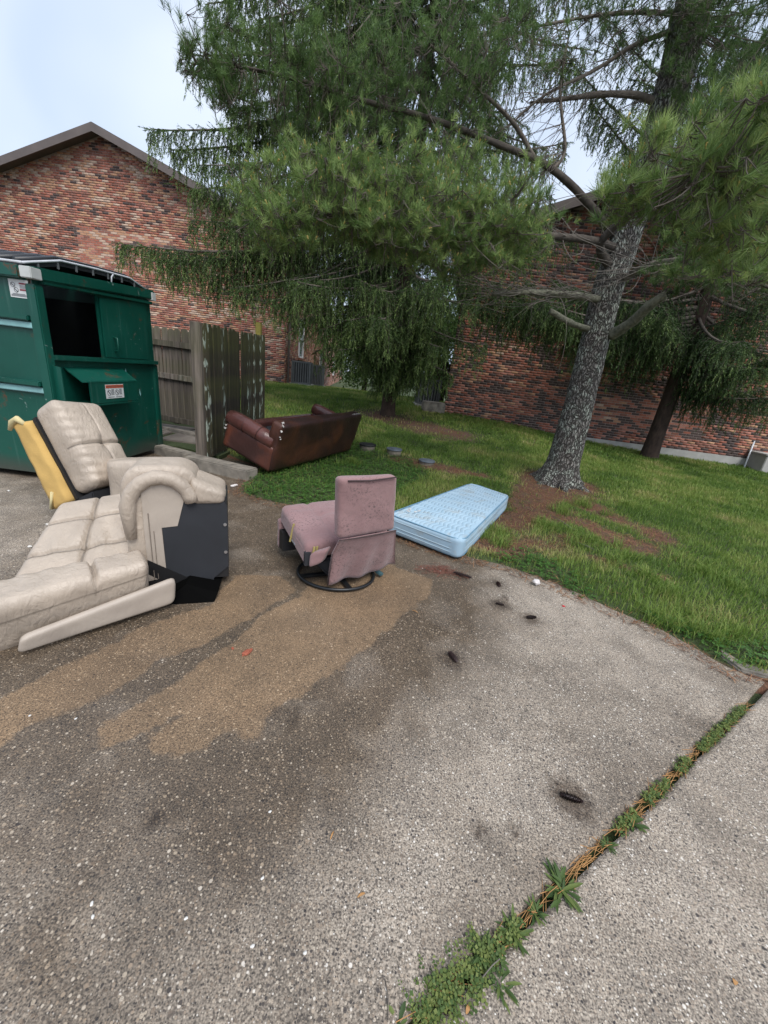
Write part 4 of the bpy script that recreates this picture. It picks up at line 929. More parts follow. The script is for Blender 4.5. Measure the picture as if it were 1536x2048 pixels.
for i in range(rows):
    for a_ in (i*(cols+1), i*(cols+1)+cols): F.append((a_, a_+cols+1, nV+a_+cols+1, nV+a_))
for j in range(cols):
    for a_ in (j, rows*(cols+1)+j): F.append((a_, a_+1, nV+a_+1, nV+a_))
me_ = bpy.data.meshes.new('back_skirt'); me_.from_pydata(V2, [], F); me_.materials.append(M['mauve']); sk = link('back_skirt', me_, R, smooth=True)
mb = MB(); mb.tube([ml-fwd*.010+up_*.002, ml.lerp(mr, .5)-fwd*.028, mr-fwd*.010+up_*.002], .004, 6); mb.tube([kl-fwd*.004, kl.lerp(bl, .6)-fwd*.004, bl-fwd*.004], .005, 6); mb.build('skirt_hem', M['mauve_dark'], sk, smooth=True)
# seat
sA, sB, sC, sD = Vector((-0.505, 2.400, 0.374)), Vector((.06, 2.72, .47)), Vector((-.33, 3.24, .49)), Vector((-0.834, 2.920, 0.465))
def seatd(u, v, w_):
    if w_ < .2: return 0
    return (-.25*math.exp(-((u+.28)/.07)**2) - .20*math.exp(-((v-.15)/.06)**2)*(1 if u > -.28 else 0) - .10*math.exp(-((v-.62)/.06)**2)*(1 if u < -.28 else 0))*min(1, (w_-.2)/.4)
dn = Vector((0, 0, -.13))
soft('seat_cushion', [sA+dn, sB+dn, sC+dn, sD+dn, sA, sB, sC, sD], M['mauve'], R, n=(28, 28, 8), r=(.14, .14, .6), puff=.3, disp=seatd, wob=.007, seed=23)
# fabric apron and dark lining down the side
sdv = (sD-sA).normalized()
e0, e1 = sA+Vector((0, 0, -.05)), sD+Vector((0, 0, -.06)); inn = Vector((.82, .57, 0))*.03
mb = MB(); mb.hexa([e0+up_*-.10, e0+up_*-.10+inn, e1+up_*-.09+inn, e1+up_*-.09, e0, e0+inn, e1+inn, e1]); mb.build('seat_apron', M['mauve'], R, bevel=.008)
lb0, lb1 = e0+Vector((.05, .05, -.09)), e1+Vector((.10, -.04, -.09))
mb = MB(); iw = Vector((.82, .57, 0))*.46
mb.hexa([Vector((-.32, 2.52, .06)), Vector((-.02, 2.74, .06)), Vector((-.26, 3.0, .06)), Vector((-.52, 2.80, .06)), lb0, lb0+iw, lb1+iw, lb1]); mb.build('underside_lining', M['black_cloth'], R, bevel=.02)
mb = MB(); mb.hexa([sA+Vector((.0, -.012, -.15)), sA+Vector((.035, .01, -.15)), sA+Vector((.02, .04, -.15)), sA+Vector((-.015, .015, -.15)), sA+Vector((.0, -.012, -.05)), sA+Vector((.035, .01, -.05)), sA+Vector((.02, .04, -.05)), sA+Vector((-.015, .015, -.05))]); mb.build('velcro_strap', M['black_cloth'], R)
soft('back_tab', [sA+Vector((.03, -.02, -.16)), sA+Vector((.12, -.03, -.10)), sA+Vector((.14, .03, -.10)), sA+Vector((.05, .03, -.16)), sA+Vector((.03, -.02, -.05)), sA+Vector((.17, -.04, .02)), sA+Vector((.18, .03, .02)), sA+Vector((.05, .03, -.05))], M['mauve'], R, n=(8, 5, 6), r=(.4, .4, .4), wob=.006)
# folded footrest at the front
fp0, fp1 = Vector((-0.749, 2.800, 0.121)), Vector((-0.843, 2.930, 0.365))
q0 = Vector((-0.835, 2.900, 0.071)); q1 = q0+Vector((.46, .32, 0)); ff = fwd*.055
soft('footrest', [q0, q1, q1+ff, q0+ff, q0+up_*.26, q1+up_*.26, q1+ff+up_*.26, q0+ff+up_*.26], M['mauve'], R, n=(14, 5, 12), r=(.08, .5, .14), wob=.006, seed=30)
mb = MB(); mb.hexa([q0-fwd*.09+up_*.02, q1-fwd*.09+up_*.02, q1+up_*.02, q0+up_*.02, q0-fwd*.07+up_*.18, q1-fwd*.07+up_*.18, q1+up_*.18, q0+up_*.18]); mb.build('footrest_board', M['black'], R)
# plywood brackets, rod, springs, lever
for a_, b_ in (((-0.658, 2.660, 0.416), (-0.683, 2.660, 0.268)), ((-0.450, 2.420, 0.365), (-0.464, 2.420, 0.230))):
    for o2 in (0, .018):
        mb = MB(); mb.bar(Vector(a_)+Vector((o2, o2*.7, 0)), Vector(b_)+Vector((o2, o2*.7, 0)), .012, .014); mb.build('arm_bracket', M['bracket'], R)
mb = MB(); mb.tube([(-0.661, 2.630, 0.297), (-0.524, 2.500, 0.209)], .0065, 8); mb.build('gas_rod', M['screw'], R, smooth=True)
mb = MB(); cc = Vector((-0.503, 2.460, 0.264)); mb.tube([cc+Vector((.012*math.cos(k*.5), 0, .012*math.sin(k*.5))) for k in range(9)], .0025, 5); mb.build('spring_hook', M['screw'], R, smooth=True)
mb = MB(); c = Vector((-.32, 2.715, .02)); mb.tube([c+Vector((.30*math.cos(k*math.pi/24), .255*math.sin(k*math.pi/24)+.0, 0)) for k in range(48)], .013, 8, closed=True); mb.build('base_ring', M['dark_steel'], R, smooth=True)
for a_ in (.5, .5+math.pi/2):
    mb = MB(); v_ = Vector((math.cos(a_)*.29, math.sin(a_)*.25, 0)); mb.bar(c-v_, c+v_, .035, .018); mb.build('base_spoke', M['dark_steel'], R)
mb = MB(); mb.lathe(c, [(.045, 0), (.045, .10), (.08, .10), (.08, .13)], 16); mb.build('swivel_hub', M['dark_steel'], R)
mb = MB(); a_, b_ = Vector((-0.025, 2.800, 0.052)), Vector((0.038, 2.760, 0.022)); mb.bar(a_, b_+Vector((.01, 0, -.0)), .045, .02); mb.build('lever', M['lever'], R, bevel=.006)

# ------------------------------------------------------------------ blue mattress
MT = empty('mattress', (1.0, 4.2, 0)); tag(MT, 'light blue quilted mattress lying half on the grass and half on concrete', 'mattress')
mc = [(.74, 3.21), (1.60, 4.86), (1.14, 5.17), (.03, 3.67)]
hz = [.225, .26, .285, .235]; lo_ = [.012, .055, .07, .02]
bot = [Vector((x, y, z)) for (x, y), z in zip(mc, lo_)]; top_ = [Vector((x, y, z)) for (x, y), z in zip(mc, hz)]
def qk(u, v):
    a_ = (u+1)*.5*24; b_ = (v+1)*.5*9; row = math.floor(b_*2)
    ph = b_*2-abs(math.sin(math.pi*a_*.5))*.62; g_ = ph-math.floor(ph); return abs(math.sin(math.pi*g_))
def stitch(u, v, w_):
    if w_ < .55 or abs(u) > .95 or abs(v) > .90: return 0
    return max(0, 1-qk(u, v)*1.9)
def quilt(u, v, w_):
    if w_ < .55: return 0
    k = qk(u, v)**.5          # scalloped rows
    edge = min(1, (1-abs(u))*16, (1-abs(v))*9); edge = max(0, edge)
    return (.10*(k-.6))*edge*min(1, (w_-.55)/.35) - .12*math.exp(-(((u+.72)**2)*9+((v-.5)**2)*3))
soft('mattress_body', bot+top_, M['mattress'], MT, n=(220, 130, 10), r=(.085, .19, .30), puff=.10, disp=quilt, attr=('stitch', stitch))
# border: piping top and bottom, and quilting ridges on the sides
def loop_on(zf, out, m, nm, rad):
    ins = [];  c_ = sum((Vector((x, y, 0)) for x, y in mc), Vector())/4; pts = []
    for i in range(4):
        p_, q_, r_ = [Vector((*mc[(i+k) % 4], 0)) for k in (-1, 0, 1)]
        zq = lo_[i]*(1-zf)+hz[i]*zf
        for t_ in range(7):
            s_ = t_/6; d1 = (p_-q_).normalized()*.13; d2_ = (r_-q_).normalized()*.13
            e_ = (q_+d1)*(1-s_)**2+q_*2*s_*(1-s_)+(q_+d2_)*s_**2
            e_ = e_+(e_-c_).normalized()*out; pts.append((e_.x, e_.y, zq))
    mb = MB(); mb.tube(pts, rad, 6, closed=True); mb.build(nm, m, MT, smooth=True)
loop_on(.93, -.012, M['piping'], 'top_piping', .0065); loop_on(.10, -.012, M['piping'], 'bottom_piping', .0065)
for zf in (.26, .42, .72): loop_on(zf, -.002, M['mattress_side'], 'border_ridge', .006)

# little tear in the ticking with stuffing
tc_ = top_[3].lerp(top_[0], .22)+(top_[1]-top_[0])*.13+Vector((0, 0, .0))
rr = random.Random(3); mb = MB()
for k in range(5):
    c = tc_+Vector((rr.uniform(-.06, .06), rr.uniform(-.05, .05), .018)); d_ = Vector((rr.uniform(-1, 1), rr.uniform(-1, 1), rr.uniform(-.2, .5)))*.03; mb.tube([c-d_, c, c+d_], [.002, .009, .002], 5)
tag(mb.build('torn_stuffing', M['fluff'], MT), kind='stuff')

# ------------------------------------------------------------------ trees
def norm(a): return a/np.maximum(np.linalg.norm(a, axis=-1, keepdims=True), 1e-9)
def frames(D):
    D = norm(D); ref = np.where(np.abs(D[:, 2:3]) > .9, np.array([[1., 0, 0]]), np.array([[0., 0, 1.]])); U = norm(np.cross(D, ref)); return D, U, np.cross(D, U)
def needles(P, D, L, K, nl, nw, ang, t0=0.0, t1=1.0, tint=None, rg=RNG, spread=.25):
    """K needle triangles along each of N shoots. P,D,L: start, direction, length"""
    N = len(P); D, U, Vv = frames(D); k = np.arange(K)
    t = t0+(t1-t0)*(k[None, :]+rg.random((N, K)))/K
    ph = k[None, :]*2.39996+rg.random((N, 1))*6.28; an = ang*(1+rg.normal(size=(N, K))*spread)
    rad = np.cos(ph)[..., None]*U[:, None]+np.sin(ph)[..., None]*Vv[:, None]
    d = np.cos(an)[..., None]*D[:, None]+np.sin(an)[..., None]*rad
    base = P[:, None]+D[:, None]*(t*L[:, None])[..., None]
    ln = nl*(.75+.5*rg.random((N, K))); side = norm(np.cross(d, D[:, None]+rg.normal(size=(N, K, 3))*.3))*nw/2
    tip = base+d*ln[..., None]
    V = np.stack([base-side, base+side, tip], 2).reshape(-1, 3); F = np.arange(len(V)).reshape(-1, 3)
    ti = np.repeat((tint if tint is not None else rg.random(N)), K)[:, None] + rg.normal(size=(N*K, 1))*.08 + np.array([[-.04, -.04, .08]])
    return V, F, np.clip(ti, 0, 1).ravel()
def tubes(lines, r0, r1, n=3):
    """many polylines (M,S,3) -> thin tubes"""
    Lp = np.asarray(lines); Mn, Sn, _ = Lp.shape
    d = np.gradient(Lp, axis=1).reshape(-1, 3); D, U, W_ = frames(d)
    r0 = np.broadcast_to(np.asarray(r0, float), (Mn,)); r1 = np.broadcast_to(np.asarray(r1, float), (Mn,))
    rr = (r0[:, None]*(1-np.linspace(0, 1, Sn))+r1[:, None]*np.linspace(0, 1, Sn)).reshape(-1)
    a = np.arange(n)*2*math.pi/n
    V = Lp.reshape(-1, 1, 3)+rr[:, None, None]*(np.cos(a)[None, :, None]*U[:, None]+np.sin(a)[None, :, None]*W_[:, None])
    V = V.reshape(-1, 3); m, s, k = np.meshgrid(np.arange(Mn), np.arange(Sn-1), np.arange(n), indexing='ij')
    b = (m*Sn+s)*n; F = np.stack([b+k, b+(k+1) % n, b+n+(k+1) % n, b+n+k], -1).reshape(-1, 4); return V, F
def bez(p0, p1, p2, S):
    t = np.linspace(0, 1, S)[None, :, None]; return p0[:, None]*(1-t)**2+2*p1[:, None]*t*(1-t)+p2[:, None]*t**2
def limb_mesh(name, pts, radii, m, parent, n=10, knots=0):
    P = [Vector(p) for p in pts]; out = []; rad = []
    for i in range(len(P)-1):                      # Catmull-Rom through the points
        p0, p1, p2, p3 = P[max(i-1, 0)], P[i], P[i+1], P[min(i+2, len(P)-1)]
        for k in range(5):
            t = k/5; out.append(.5*((2*p1)+(p2-p0)*t+(2*p0-5*p1+4*p2-p3)*t*t+(3*p1-p0-3*p2+p3)*t**3)); rad.append(radii[i]*(1-t)+radii[i+1]*t)
    out.append(P[-1]); rad.append(radii[-1])
    mb = MB(); mb.tube(out, rad, n)
    if knots:
        rr = random.Random(len(pts)); mb.v = [tuple(Vector(v)+Vector((rr.uniform(-1, 1), rr.uniform(-1, 1), rr.uniform(-1, 1)))*knots) for v in mb.v]
    return mb.build(name, m, parent, smooth=True)

def spruce(name, label, base, H, lens, nb, seed, extra=(), z_low=2.0, per_m=9, hang=(.35, .95), trunk_r=.26, shade=0.0, az=None, dense=8, K=16):
    """Norway spruce: whorled limbs with upturned ends and long hanging branchlets"""
    rg = np.random.default_rng(seed); root = empty(name, base); tag(root, label, 'tree')
    bx, by, bz = base
    limb_mesh('trunk', [(bx, by, bz-.15), (bx, by, bz+.5), (bx+.02, by, bz+H*.3), (bx-.02, by+.03, bz+H*.65), (bx, by, bz+H)], [trunk_r*1.5, trunk_r, trunk_r*.82, trunk_r*.45, .03], M['spruce_bark'], root, 14, .006)
    spines = []
    for i in range(nb):
        z = z_low+(H-z_low)*((i+rg.random())/nb)**1.15; L = float(np.interp(z, [p[0] for p in lens], [p[1] for p in lens]))*(.72+.5*rg.random())
        a = i*2.39996+rg.normal()*.25 if az is None else az[0]+(az[1]-az[0])*rg.random()
        e = np.array([bx+math.cos(a)*L, by+math.sin(a)*L, bz+z-L*(.10+.22*(1-z/H))+rg.normal()*.15])
        spines.append((z, e))
    for q in extra: spines.append((q[0], np.array(q[1]), q[2] if len(q) > 2 else 1.0))
    HP, HD, HL, HT = [], [], [], []; tw = []; tw2 = []
    for sp_ in spines:
        z, e = sp_[:2]; hm = sp_[2] if len(sp_) > 2 else 0
        p0 = np.array([bx, by, bz+z]); L = np.linalg.norm((e-p0)[:2]); S = 14
        mid = (p0+e)/2+np.array([0, 0, -.10*L-.05*L*rg.random()]); sp = bez(p0[None], mid[None], e[None], S)[0]
        tw.append(sp); n = max(6, int(L*per_m*(1.7 if hm else 1))); t = np.clip(.10+.9*(np.arange(n)+rg.random(n))/n, 0, 1)
        pos = np.stack([np.interp(t, np.linspace(0, 1, S), sp[:, k]) for k in range(3)], 1)
        dr = norm((e-p0)[None]); la = np.cross(dr, [[0, 0, 1.]]); sg = np.where(np.arange(n) % 2 == 0, 1, -1)[:, None]
        out = (.10+.42*(1-t)*rg.random(n)+.12*rg.random(n))*min(1.0, L/3)
        hl = (hang[0]+(hang[1]-hang[0])*rg.random(n))*(1.05-.55*t**2)*min(1.0, .45+L/6)*(hm or 1)
        p1 = pos+la*sg*out[:, None]+dr*(out*.5)[:, None]; p2 = p1+np.stack([rg.normal(size=n)*.05, rg.normal(size=n)*.05, -hl], 1)
        cv = bez(pos, p1+np.array([0, 0, .03]), p2, 6); tw2.append(cv)
        # needle shoots along each hanging branchlet
        for q in range(dense):
            f = (q+rg.random(n))/dense; ix = np.clip((f*5).astype(int), 0, 4); fr = (f*5-ix)[:, None]; ar = np.arange(n)
            A = cv[ar, ix]*(1-fr)+cv[ar, ix+1]*fr; tg = norm(cv[ar, ix+1]-cv[ar, ix])
            D_ = norm(tg*.8+rg.normal(size=(n, 3))*.42+np.array([0, 0, -.45])); HP.append(A); HD.append(D_); HL.append(.10+.13*rg.random(n))
            HT.append(np.clip(.38+.30*(t-.5)+.26*rg.random(n)+(.22*(rg.random(n) > .72))+.34*(f-.45)-shade, 0, 1))  # tint climbs towards hanging ends, painting lit tips over a shaded interior
        # needles on the spine's tip itself
        m = max(4, int(L*5)); t = .55+.45*rg.random(m); A = np.stack([np.interp(t, np.linspace(0, 1, S), sp[:, k]) for k in range(3)], 1)
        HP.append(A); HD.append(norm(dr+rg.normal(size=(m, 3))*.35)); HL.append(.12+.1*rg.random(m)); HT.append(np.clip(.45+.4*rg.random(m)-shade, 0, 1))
    # limbs: each its own part; fine hanging twigs in one
    for sp in tw:
        L = np.linalg.norm(sp[-1]-sp[0]); mb = MB(); mb.tube([tuple(p) for p in sp[::2]]+[tuple(sp[-1])], list(np.linspace(.018+.008*L, .006, 8)), 5); mb.build('branch', M['twig'], root, smooth=True)
    cv = np.concatenate(tw2); V, F = tubes(cv, .005, .002, 3); tag(link('hanging_twigs', np_mesh('hanging_twigs', V, F, M['twig']), root), kind='stuff')
    P, D_, L, T_ = [np.concatenate(q) for q in (HP, HD, HL, HT)]
    V, F, ti = needles(P, D_, L, K, .046, .017, .62, tint=T_, rg=rg)
    tag(link('foliage', np_mesh('foliage', V, F, M['spruce'], tint=ti), root), kind='stuff')
    return root

SA = (-0.235, 11.000, 0.495)
spruce('spruce_tree', 'tall drooping spruce with hanging branches sweeping over the wooden fence', (SA[0], SA[1], float(ground_z(SA[0], SA[1]))), 15.0, [(1.2, 1.3), (2.6, 2.2), (4.5, 3.3), (7.5, 3.6), (11, 3.0), (15, .6)], 120, 31,
       extra=[(4.6, (-5.976, 8.900, 3.380)), (4.4, (-5.751, 9.600, 3.466)), (4.9, (-5.264, 9.300, 3.256)), (5.0, (-4.591, 9.900, 3.078)), (4.3, (-3.814, 9.400, 2.915)), (3.9, (-3.109, 9.600, 2.782)), (7.3, (-5.602, 9.600, 5.556)), (7.0, (-5.291, 9.900, 5.383)), (6.6, (-4.532, 9.500, 5.040)), (6.2, (-4.335, 9.700, 4.546)), (6.4, (-4.960, 9.900, 4.731)), (5.8, (-3.481, 9.400, 4.356)), (5.6, (-4.291, 9.800, 3.953)), (8.6, (-4.839, 9.900, 6.907)), (8.3, (-4.081, 9.500, 6.602)), (9.6, (-4.449, 9.800, 7.597)), (8.0, (-3.953, 9.500, 5.956)), (7.7, (-3.907, 10.000, 5.973)), (10.4, (-4.041, 9.700, 7.884)), (9.0, (-3.829, 9.600, 7.171)), (9.3, (-3.258, 9.300, 7.167)), (8.8, (-2.855, 9.200, 6.543)), (7.9, (-2.900, 9.400, 5.932)), (3.4, (-2.533, 9.600, 2.440)), (3.2, (-1.933, 9.500, 2.289)), (3.0, (-1.235, 9.200, 2.535)), (2.6, (0.535, 10.000, 2.722)), (2.3, (-1.057, 10.100, 2.003)), (2.1, (0.304, 10.300, 1.938)), (1.9, (-0.397, 10.000, 1.620)), (2.5, (1.116, 10.600, 2.511)), (10.2, (-2.295, 9.000, 7.188)), (9.8, (-1.581, 9.000, 6.873)), (10.5, (0.118, 9.200, 7.277)), (9.3, (0.937, 9.400, 6.937)), (8.4, (1.424, 9.600, 6.215)), (7.4, (1.053, 9.600, 5.631)), (11.5, (-0.865, 9.400, 8.077)), (11.8, (0.912, 9.600, 8.119)), (11.0, (1.811, 10.000, 7.927)), (3.3, (-1.102, 9.300, 3.329), 1.7), (3.2, (-0.644, 9.000, 3.181), 1.8), (3.1, (-0.038, 9.100, 3.311), 1.8), (3.0, (0.615, 9.600, 3.431), 1.5), (2.6, (-1.401, 9.600, 2.565), 1.5), (2.4, (-0.701, 9.400, 2.518), 1.5), (2.3, (-0.152, 9.400, 2.578), 1.5), (2.5, (0.387, 9.600, 2.763), 1.4), (1.9, (-0.848, 9.900, 1.905), 1.5), (1.8, (-0.173, 9.800, 1.811), 1.4), (1.9, (0.398, 10.000, 2.051), 1.5), (1.7, (-0.529, 10.200, 1.607), 1.3), (1.7, (0.157, 10.200, 1.627), 1.3), (1.5, (-0.697, 10.400, 1.287), 1.1), (1.5, (0.010, 10.400, 1.308), 1.1), (1.6, (0.629, 10.600, 1.561), 1.2), (2.6, (0.733, 10.200, 2.324), 1.4), (2.7, (-1.322, 10.200, 2.093), 1.4), (4.0, (-1.928, 9.200, 3.220), 1.4), (4.1, (-2.617, 9.400, 3.187), 1.3), (5.2, (-4.788, 9.500, 4.082), 1.2), (5.4, (-3.857, 9.300, 4.114), 1.2)],
       z_low=1.6, trunk_r=.185, per_m=12, hang=(.55, 1.25), dense=12, K=12)
SB = (7.180, 11.000, 0.184)
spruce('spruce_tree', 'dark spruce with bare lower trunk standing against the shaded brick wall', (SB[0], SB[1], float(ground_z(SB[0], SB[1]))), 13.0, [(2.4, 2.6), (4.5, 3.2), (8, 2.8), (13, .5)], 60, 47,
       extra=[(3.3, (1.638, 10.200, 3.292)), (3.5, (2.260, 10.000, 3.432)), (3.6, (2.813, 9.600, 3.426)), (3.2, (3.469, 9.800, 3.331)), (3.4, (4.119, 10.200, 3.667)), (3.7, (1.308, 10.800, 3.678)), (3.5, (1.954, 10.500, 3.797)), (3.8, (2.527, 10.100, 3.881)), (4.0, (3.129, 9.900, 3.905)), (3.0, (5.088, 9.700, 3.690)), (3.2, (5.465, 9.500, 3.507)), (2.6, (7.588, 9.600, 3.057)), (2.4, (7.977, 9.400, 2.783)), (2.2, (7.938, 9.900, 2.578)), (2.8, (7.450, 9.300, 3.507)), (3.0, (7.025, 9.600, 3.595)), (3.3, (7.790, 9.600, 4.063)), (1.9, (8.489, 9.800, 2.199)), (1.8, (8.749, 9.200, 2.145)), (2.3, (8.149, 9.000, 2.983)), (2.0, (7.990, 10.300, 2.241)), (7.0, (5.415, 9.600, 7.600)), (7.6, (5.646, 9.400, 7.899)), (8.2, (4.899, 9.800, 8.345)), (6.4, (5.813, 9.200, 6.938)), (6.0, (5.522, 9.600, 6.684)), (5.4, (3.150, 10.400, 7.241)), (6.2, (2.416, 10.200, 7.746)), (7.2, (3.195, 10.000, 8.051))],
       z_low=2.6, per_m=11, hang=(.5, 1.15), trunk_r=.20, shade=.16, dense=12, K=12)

# white pine
PB = (3.02, 6.82, float(ground_z(3.02, 6.82)))
PN = empty('pine_tree', PB); tag(PN, 'big white pine with lichen-covered trunk in a ring of red needles', 'tree')
tp = [(PB[0]-.02, PB[1], PB[2]-.12), (PB[0], PB[1], PB[2]+.10), (PB[0]+.01, PB[1], PB[2]+.45), (3.038, 6.860, 1.503), (3.030, 6.900, 2.434), (3.013, 6.900, 3.213), (3.072, 6.900, 4.060), (3.114, 6.900, 4.940), (3.122, 6.900, 5.779), (3.078, 6.900, 6.662), (3.034, 6.900, 7.486)]
trunk = limb_mesh('trunk', tp, [.46, .36, .265, .225, .215, .215, .205, .205, .21, .20, .18], M['pine_bark'], PN, 26, .010)
rr = random.Random(2)
for k in range(7):                                   # root flare
    a_ = k*.9+rr.uniform(-.2, .2); v_ = Vector((math.cos(a_), math.sin(a_), 0)); c = Vector(PB)
    limb_mesh('root', [c+v_*.15+up_*.40, c+v_*.27+up_*.14, c+v_*.42+up_*.01, c+v_*.62-up_*.06], [.08, .10, .075, .03], M['pine_bark'], PN, 8, .008)
limbs = [('branch', [(2.843, 6.900, 3.849), (2.361, 6.700, 4.102), (1.620, 6.400, 4.334), (0.876, 6.100, 4.364), (0.033, 5.800, 4.381), (-0.829, 5.600, 4.377), (-1.674, 5.400, 4.400), (-2.487, 5.300, 4.388)], [.060, .052, .044, .036, .030, .024, .018, .009], 'limb'),
         ('branch', [(1.657, 6.400, 4.322), (1.792, 6.500, 4.580), (1.567, 6.500, 5.167), (1.515, 6.400, 5.663)], [.024, .02, .015, .008], 'twig'),
         ('branch', [(1.384, 6.300, 4.349), (1.032, 6.200, 4.623), (0.518, 6.000, 4.802), (-0.125, 5.800, 5.020)], [.028, .024, .018, .010], 'twig'),
         ('branch', [(3.049, 6.900, 5.354), (2.738, 6.900, 5.428), (2.237, 6.800, 5.349), (1.766, 6.700, 5.212), (1.221, 6.500, 5.012)], [.05, .042, .036, .028, .012], 'twig'),
         ('branch', [(2.961, 6.900, 6.104), (2.505, 6.900, 5.919), (2.006, 6.700, 5.513), (1.391, 6.500, 5.102), (1.002, 6.400, 4.716)], [.035, .026, .02, .015, .008], 'twig'),
         ('branch', [(3.047, 6.900, 6.252), (2.527, 6.900, 6.234), (1.915, 6.700, 6.023), (1.168, 6.500, 5.730)], [.03, .024, .018, .010], 'twig'),
         ('branch', [(3.033, 6.900, 3.678), (2.408, 6.500, 3.628), (1.572, 6.000, 3.456), (0.658, 5.500, 3.317), (-0.114, 5.100, 3.207), (-0.989, 4.800, 3.020), (-1.585, 4.700, 2.883)], [.06, .05, .042, .035, .028, .02, .01], 'limb'),
         ('branch', [(2.982, 6.850, 3.400), (2.603, 6.600, 3.616), (2.729, 6.200, 3.857), (2.721, 5.200, 3.666), (2.565, 4.200, 3.332), (2.376, 3.600, 3.186), (1.885, 3.300, 3.103)], [.065, .055, .045, .038, .03, .022, .012], 'limb'),
         ('branch', [(3.089, 6.900, 4.184), (3.191, 6.000, 4.350), (3.068, 5.000, 4.125), (2.827, 4.200, 3.900)], [.07, .05, .04, .02], 'twig'),
         ('branch', [(3.030, 6.850, 3.000), (2.355, 6.600, 2.952), (1.709, 6.400, 2.880), (1.161, 6.300, 2.783)], [.055, .05, .04, .03], 'lichen_limb'),
         ('broken_branch', [(2.888, 6.850, 2.560), (2.456, 6.600, 2.591), (2.070, 6.450, 2.685)], [.05, .045, .04], 'lichen_limb'),
         ('broken_branch', [(3.187, 6.750, 2.512), (3.281, 6.450, 2.665), (3.341, 6.200, 2.865), (3.458, 6.100, 2.985)], [.085, .075, .07, .055], 'lichen_limb'),
         ('branch', [(3.147, 6.800, 3.274), (3.228, 6.300, 3.363), (3.566, 5.800, 3.337), (3.897, 5.300, 3.049), (4.163, 5.000, 2.870)], [.05, .04, .03, .02, .01], 'twig')]
for nm, pts, rad, mm in limbs: limb_mesh(nm, pts, rad, M[mm], PN, 9, .009 if 'lichen' in mm else .004)
def cloud(boxes, rg):
    """points in slanted boxes given by centre and three half axes"""
    out = []
    for c, ax_, ay_, az_, n in boxes:
        q = rg.random((n*2, 3))*2-1; q = q[(q**2).sum(1) < 1][:n]
        m_ = max(4, n//16); dq = norm(rg.normal(size=(m_, 3))+np.array([0, .35, 0])); ln_ = .12+.30*rg.random((m_, 1))
        q = np.concatenate([q]+[dq*(.92+ln_*k_/5*1.6)+rg.normal(size=dq.shape)*.04 for k_ in range(6)])
        out.append(np.array(c)+q[:, :1]*np.array(ax_)+q[:, 1:2]*np.array(ay_)+q[:, 2:]*np.array(az_))
    return np.concatenate(out)
def tufts(name, P, hubs, rg, K, nl, nw, ang, tlo, bright, twig_r, cones):
    """a twig from the nearest limb point to each tuft, then a brush of long needles at its end"""
    hubs = np.asarray(hubs); sub_ = P[rg.permutation(len(P))[:max(12, len(P)//9)]]+rg.normal(size=(max(12, len(P)//9), 3))*.05-np.array([0, 0, .06])
    h2 = hubs[((sub_[:, None]-hubs[None])**2).sum(-1).argmin(1)]+rg.normal(size=sub_.shape)*.02
    V, F = tubes(bez(h2, (h2+sub_)/2+rg.normal(size=sub_.shape)*.06-np.array([0, 0, .05]), sub_, 8), twig_r*3.2, twig_r*1.5, 4); tag(link('side_branches', np_mesh('side_branches', V, F, M['twig']), PN), kind='stuff')
    hb = sub_[((P[:, None]-sub_[None])**2).sum(-1).argmin(1)]
    mid = (hb*.45+P*.55)+np.stack([rg.normal(size=len(P))*.05, rg.normal(size=len(P))*.05, -.05-.06*rg.random(len(P))], 1)
    cv = bez(hb, mid, P, 7); far = np.linalg.norm(P-hb, axis=1) > .02
    V, F = tubes(cv[far], twig_r*1.6, twig_r*.6, 3); tag(link('twigs', np_mesh('twigs', V, F, M['twig']), PN), kind='stuff')
    D_ = norm(norm(cv[:, -1]-cv[:, -2])*.7+rg.normal(size=P.shape)*.35+np.array([0, 0, .35])); L = np.full(len(P), .07)
    T_ = np.clip(tlo+bright*rg.random(len(P)), 0, 1)
    V, F, ti = needles(P-D_*.05, D_, L, K, nl, nw, ang, tint=T_, rg=rg, spread=.35)
    tag(link(name, np_mesh(name, V, F, M['pine'], tint=ti), PN), kind='stuff')
    if cones:
        pk = rg.random(len(P)) < cones; A, D3 = P[pk]+D_[pk]*.02, D_[pk]; Vc, Fc, tc2 = needles(A, D3, np.full(len(A), .035), 26, .010, .009, 1.1, tint=rg.random(len(A)), rg=rg)
        tag(link('pollen_cones', np_mesh('pollen_cones', Vc, Fc, M['cone'], tint=tc2), PN), kind='stuff')
def along(*ix):
    out = []
    for i in ix:
        P = np.array([tuple(p) for p in limbs[i][1]]); t = np.linspace(.25, len(P)-1, 40); out.append(np.stack([np.interp(t, np.arange(len(P)), P[:, k]) for k in range(3)], 1))
    return np.concatenate(out)
def V3(*a): return np.array(a, float)
def span(p, q): return (np.array(q)-np.array(p))/2
def pxbox(c, rx, ry, rz_, n):
    """slanted ellipsoid: centre, half extents right / up / away, in metres"""
    return (c, (rx, .12*rx, 0), (0, 0, ry), (0, rz_, 0), n)
rgp = np.random.default_rng(77)
hub1 = [(0.658, 5.500, 3.317), (-0.114, 5.100, 3.207), (-0.989, 4.800, 3.020), (-1.430, 4.700, 2.899), (0.229, 5.300, 3.260), (-0.590, 4.950, 3.109), (1.118, 5.700, 3.374), (-1.307, 5.000, 3.143), (-0.363, 5.300, 3.390), (0.322, 5.500, 3.530), (0.963, 5.700, 3.513)]
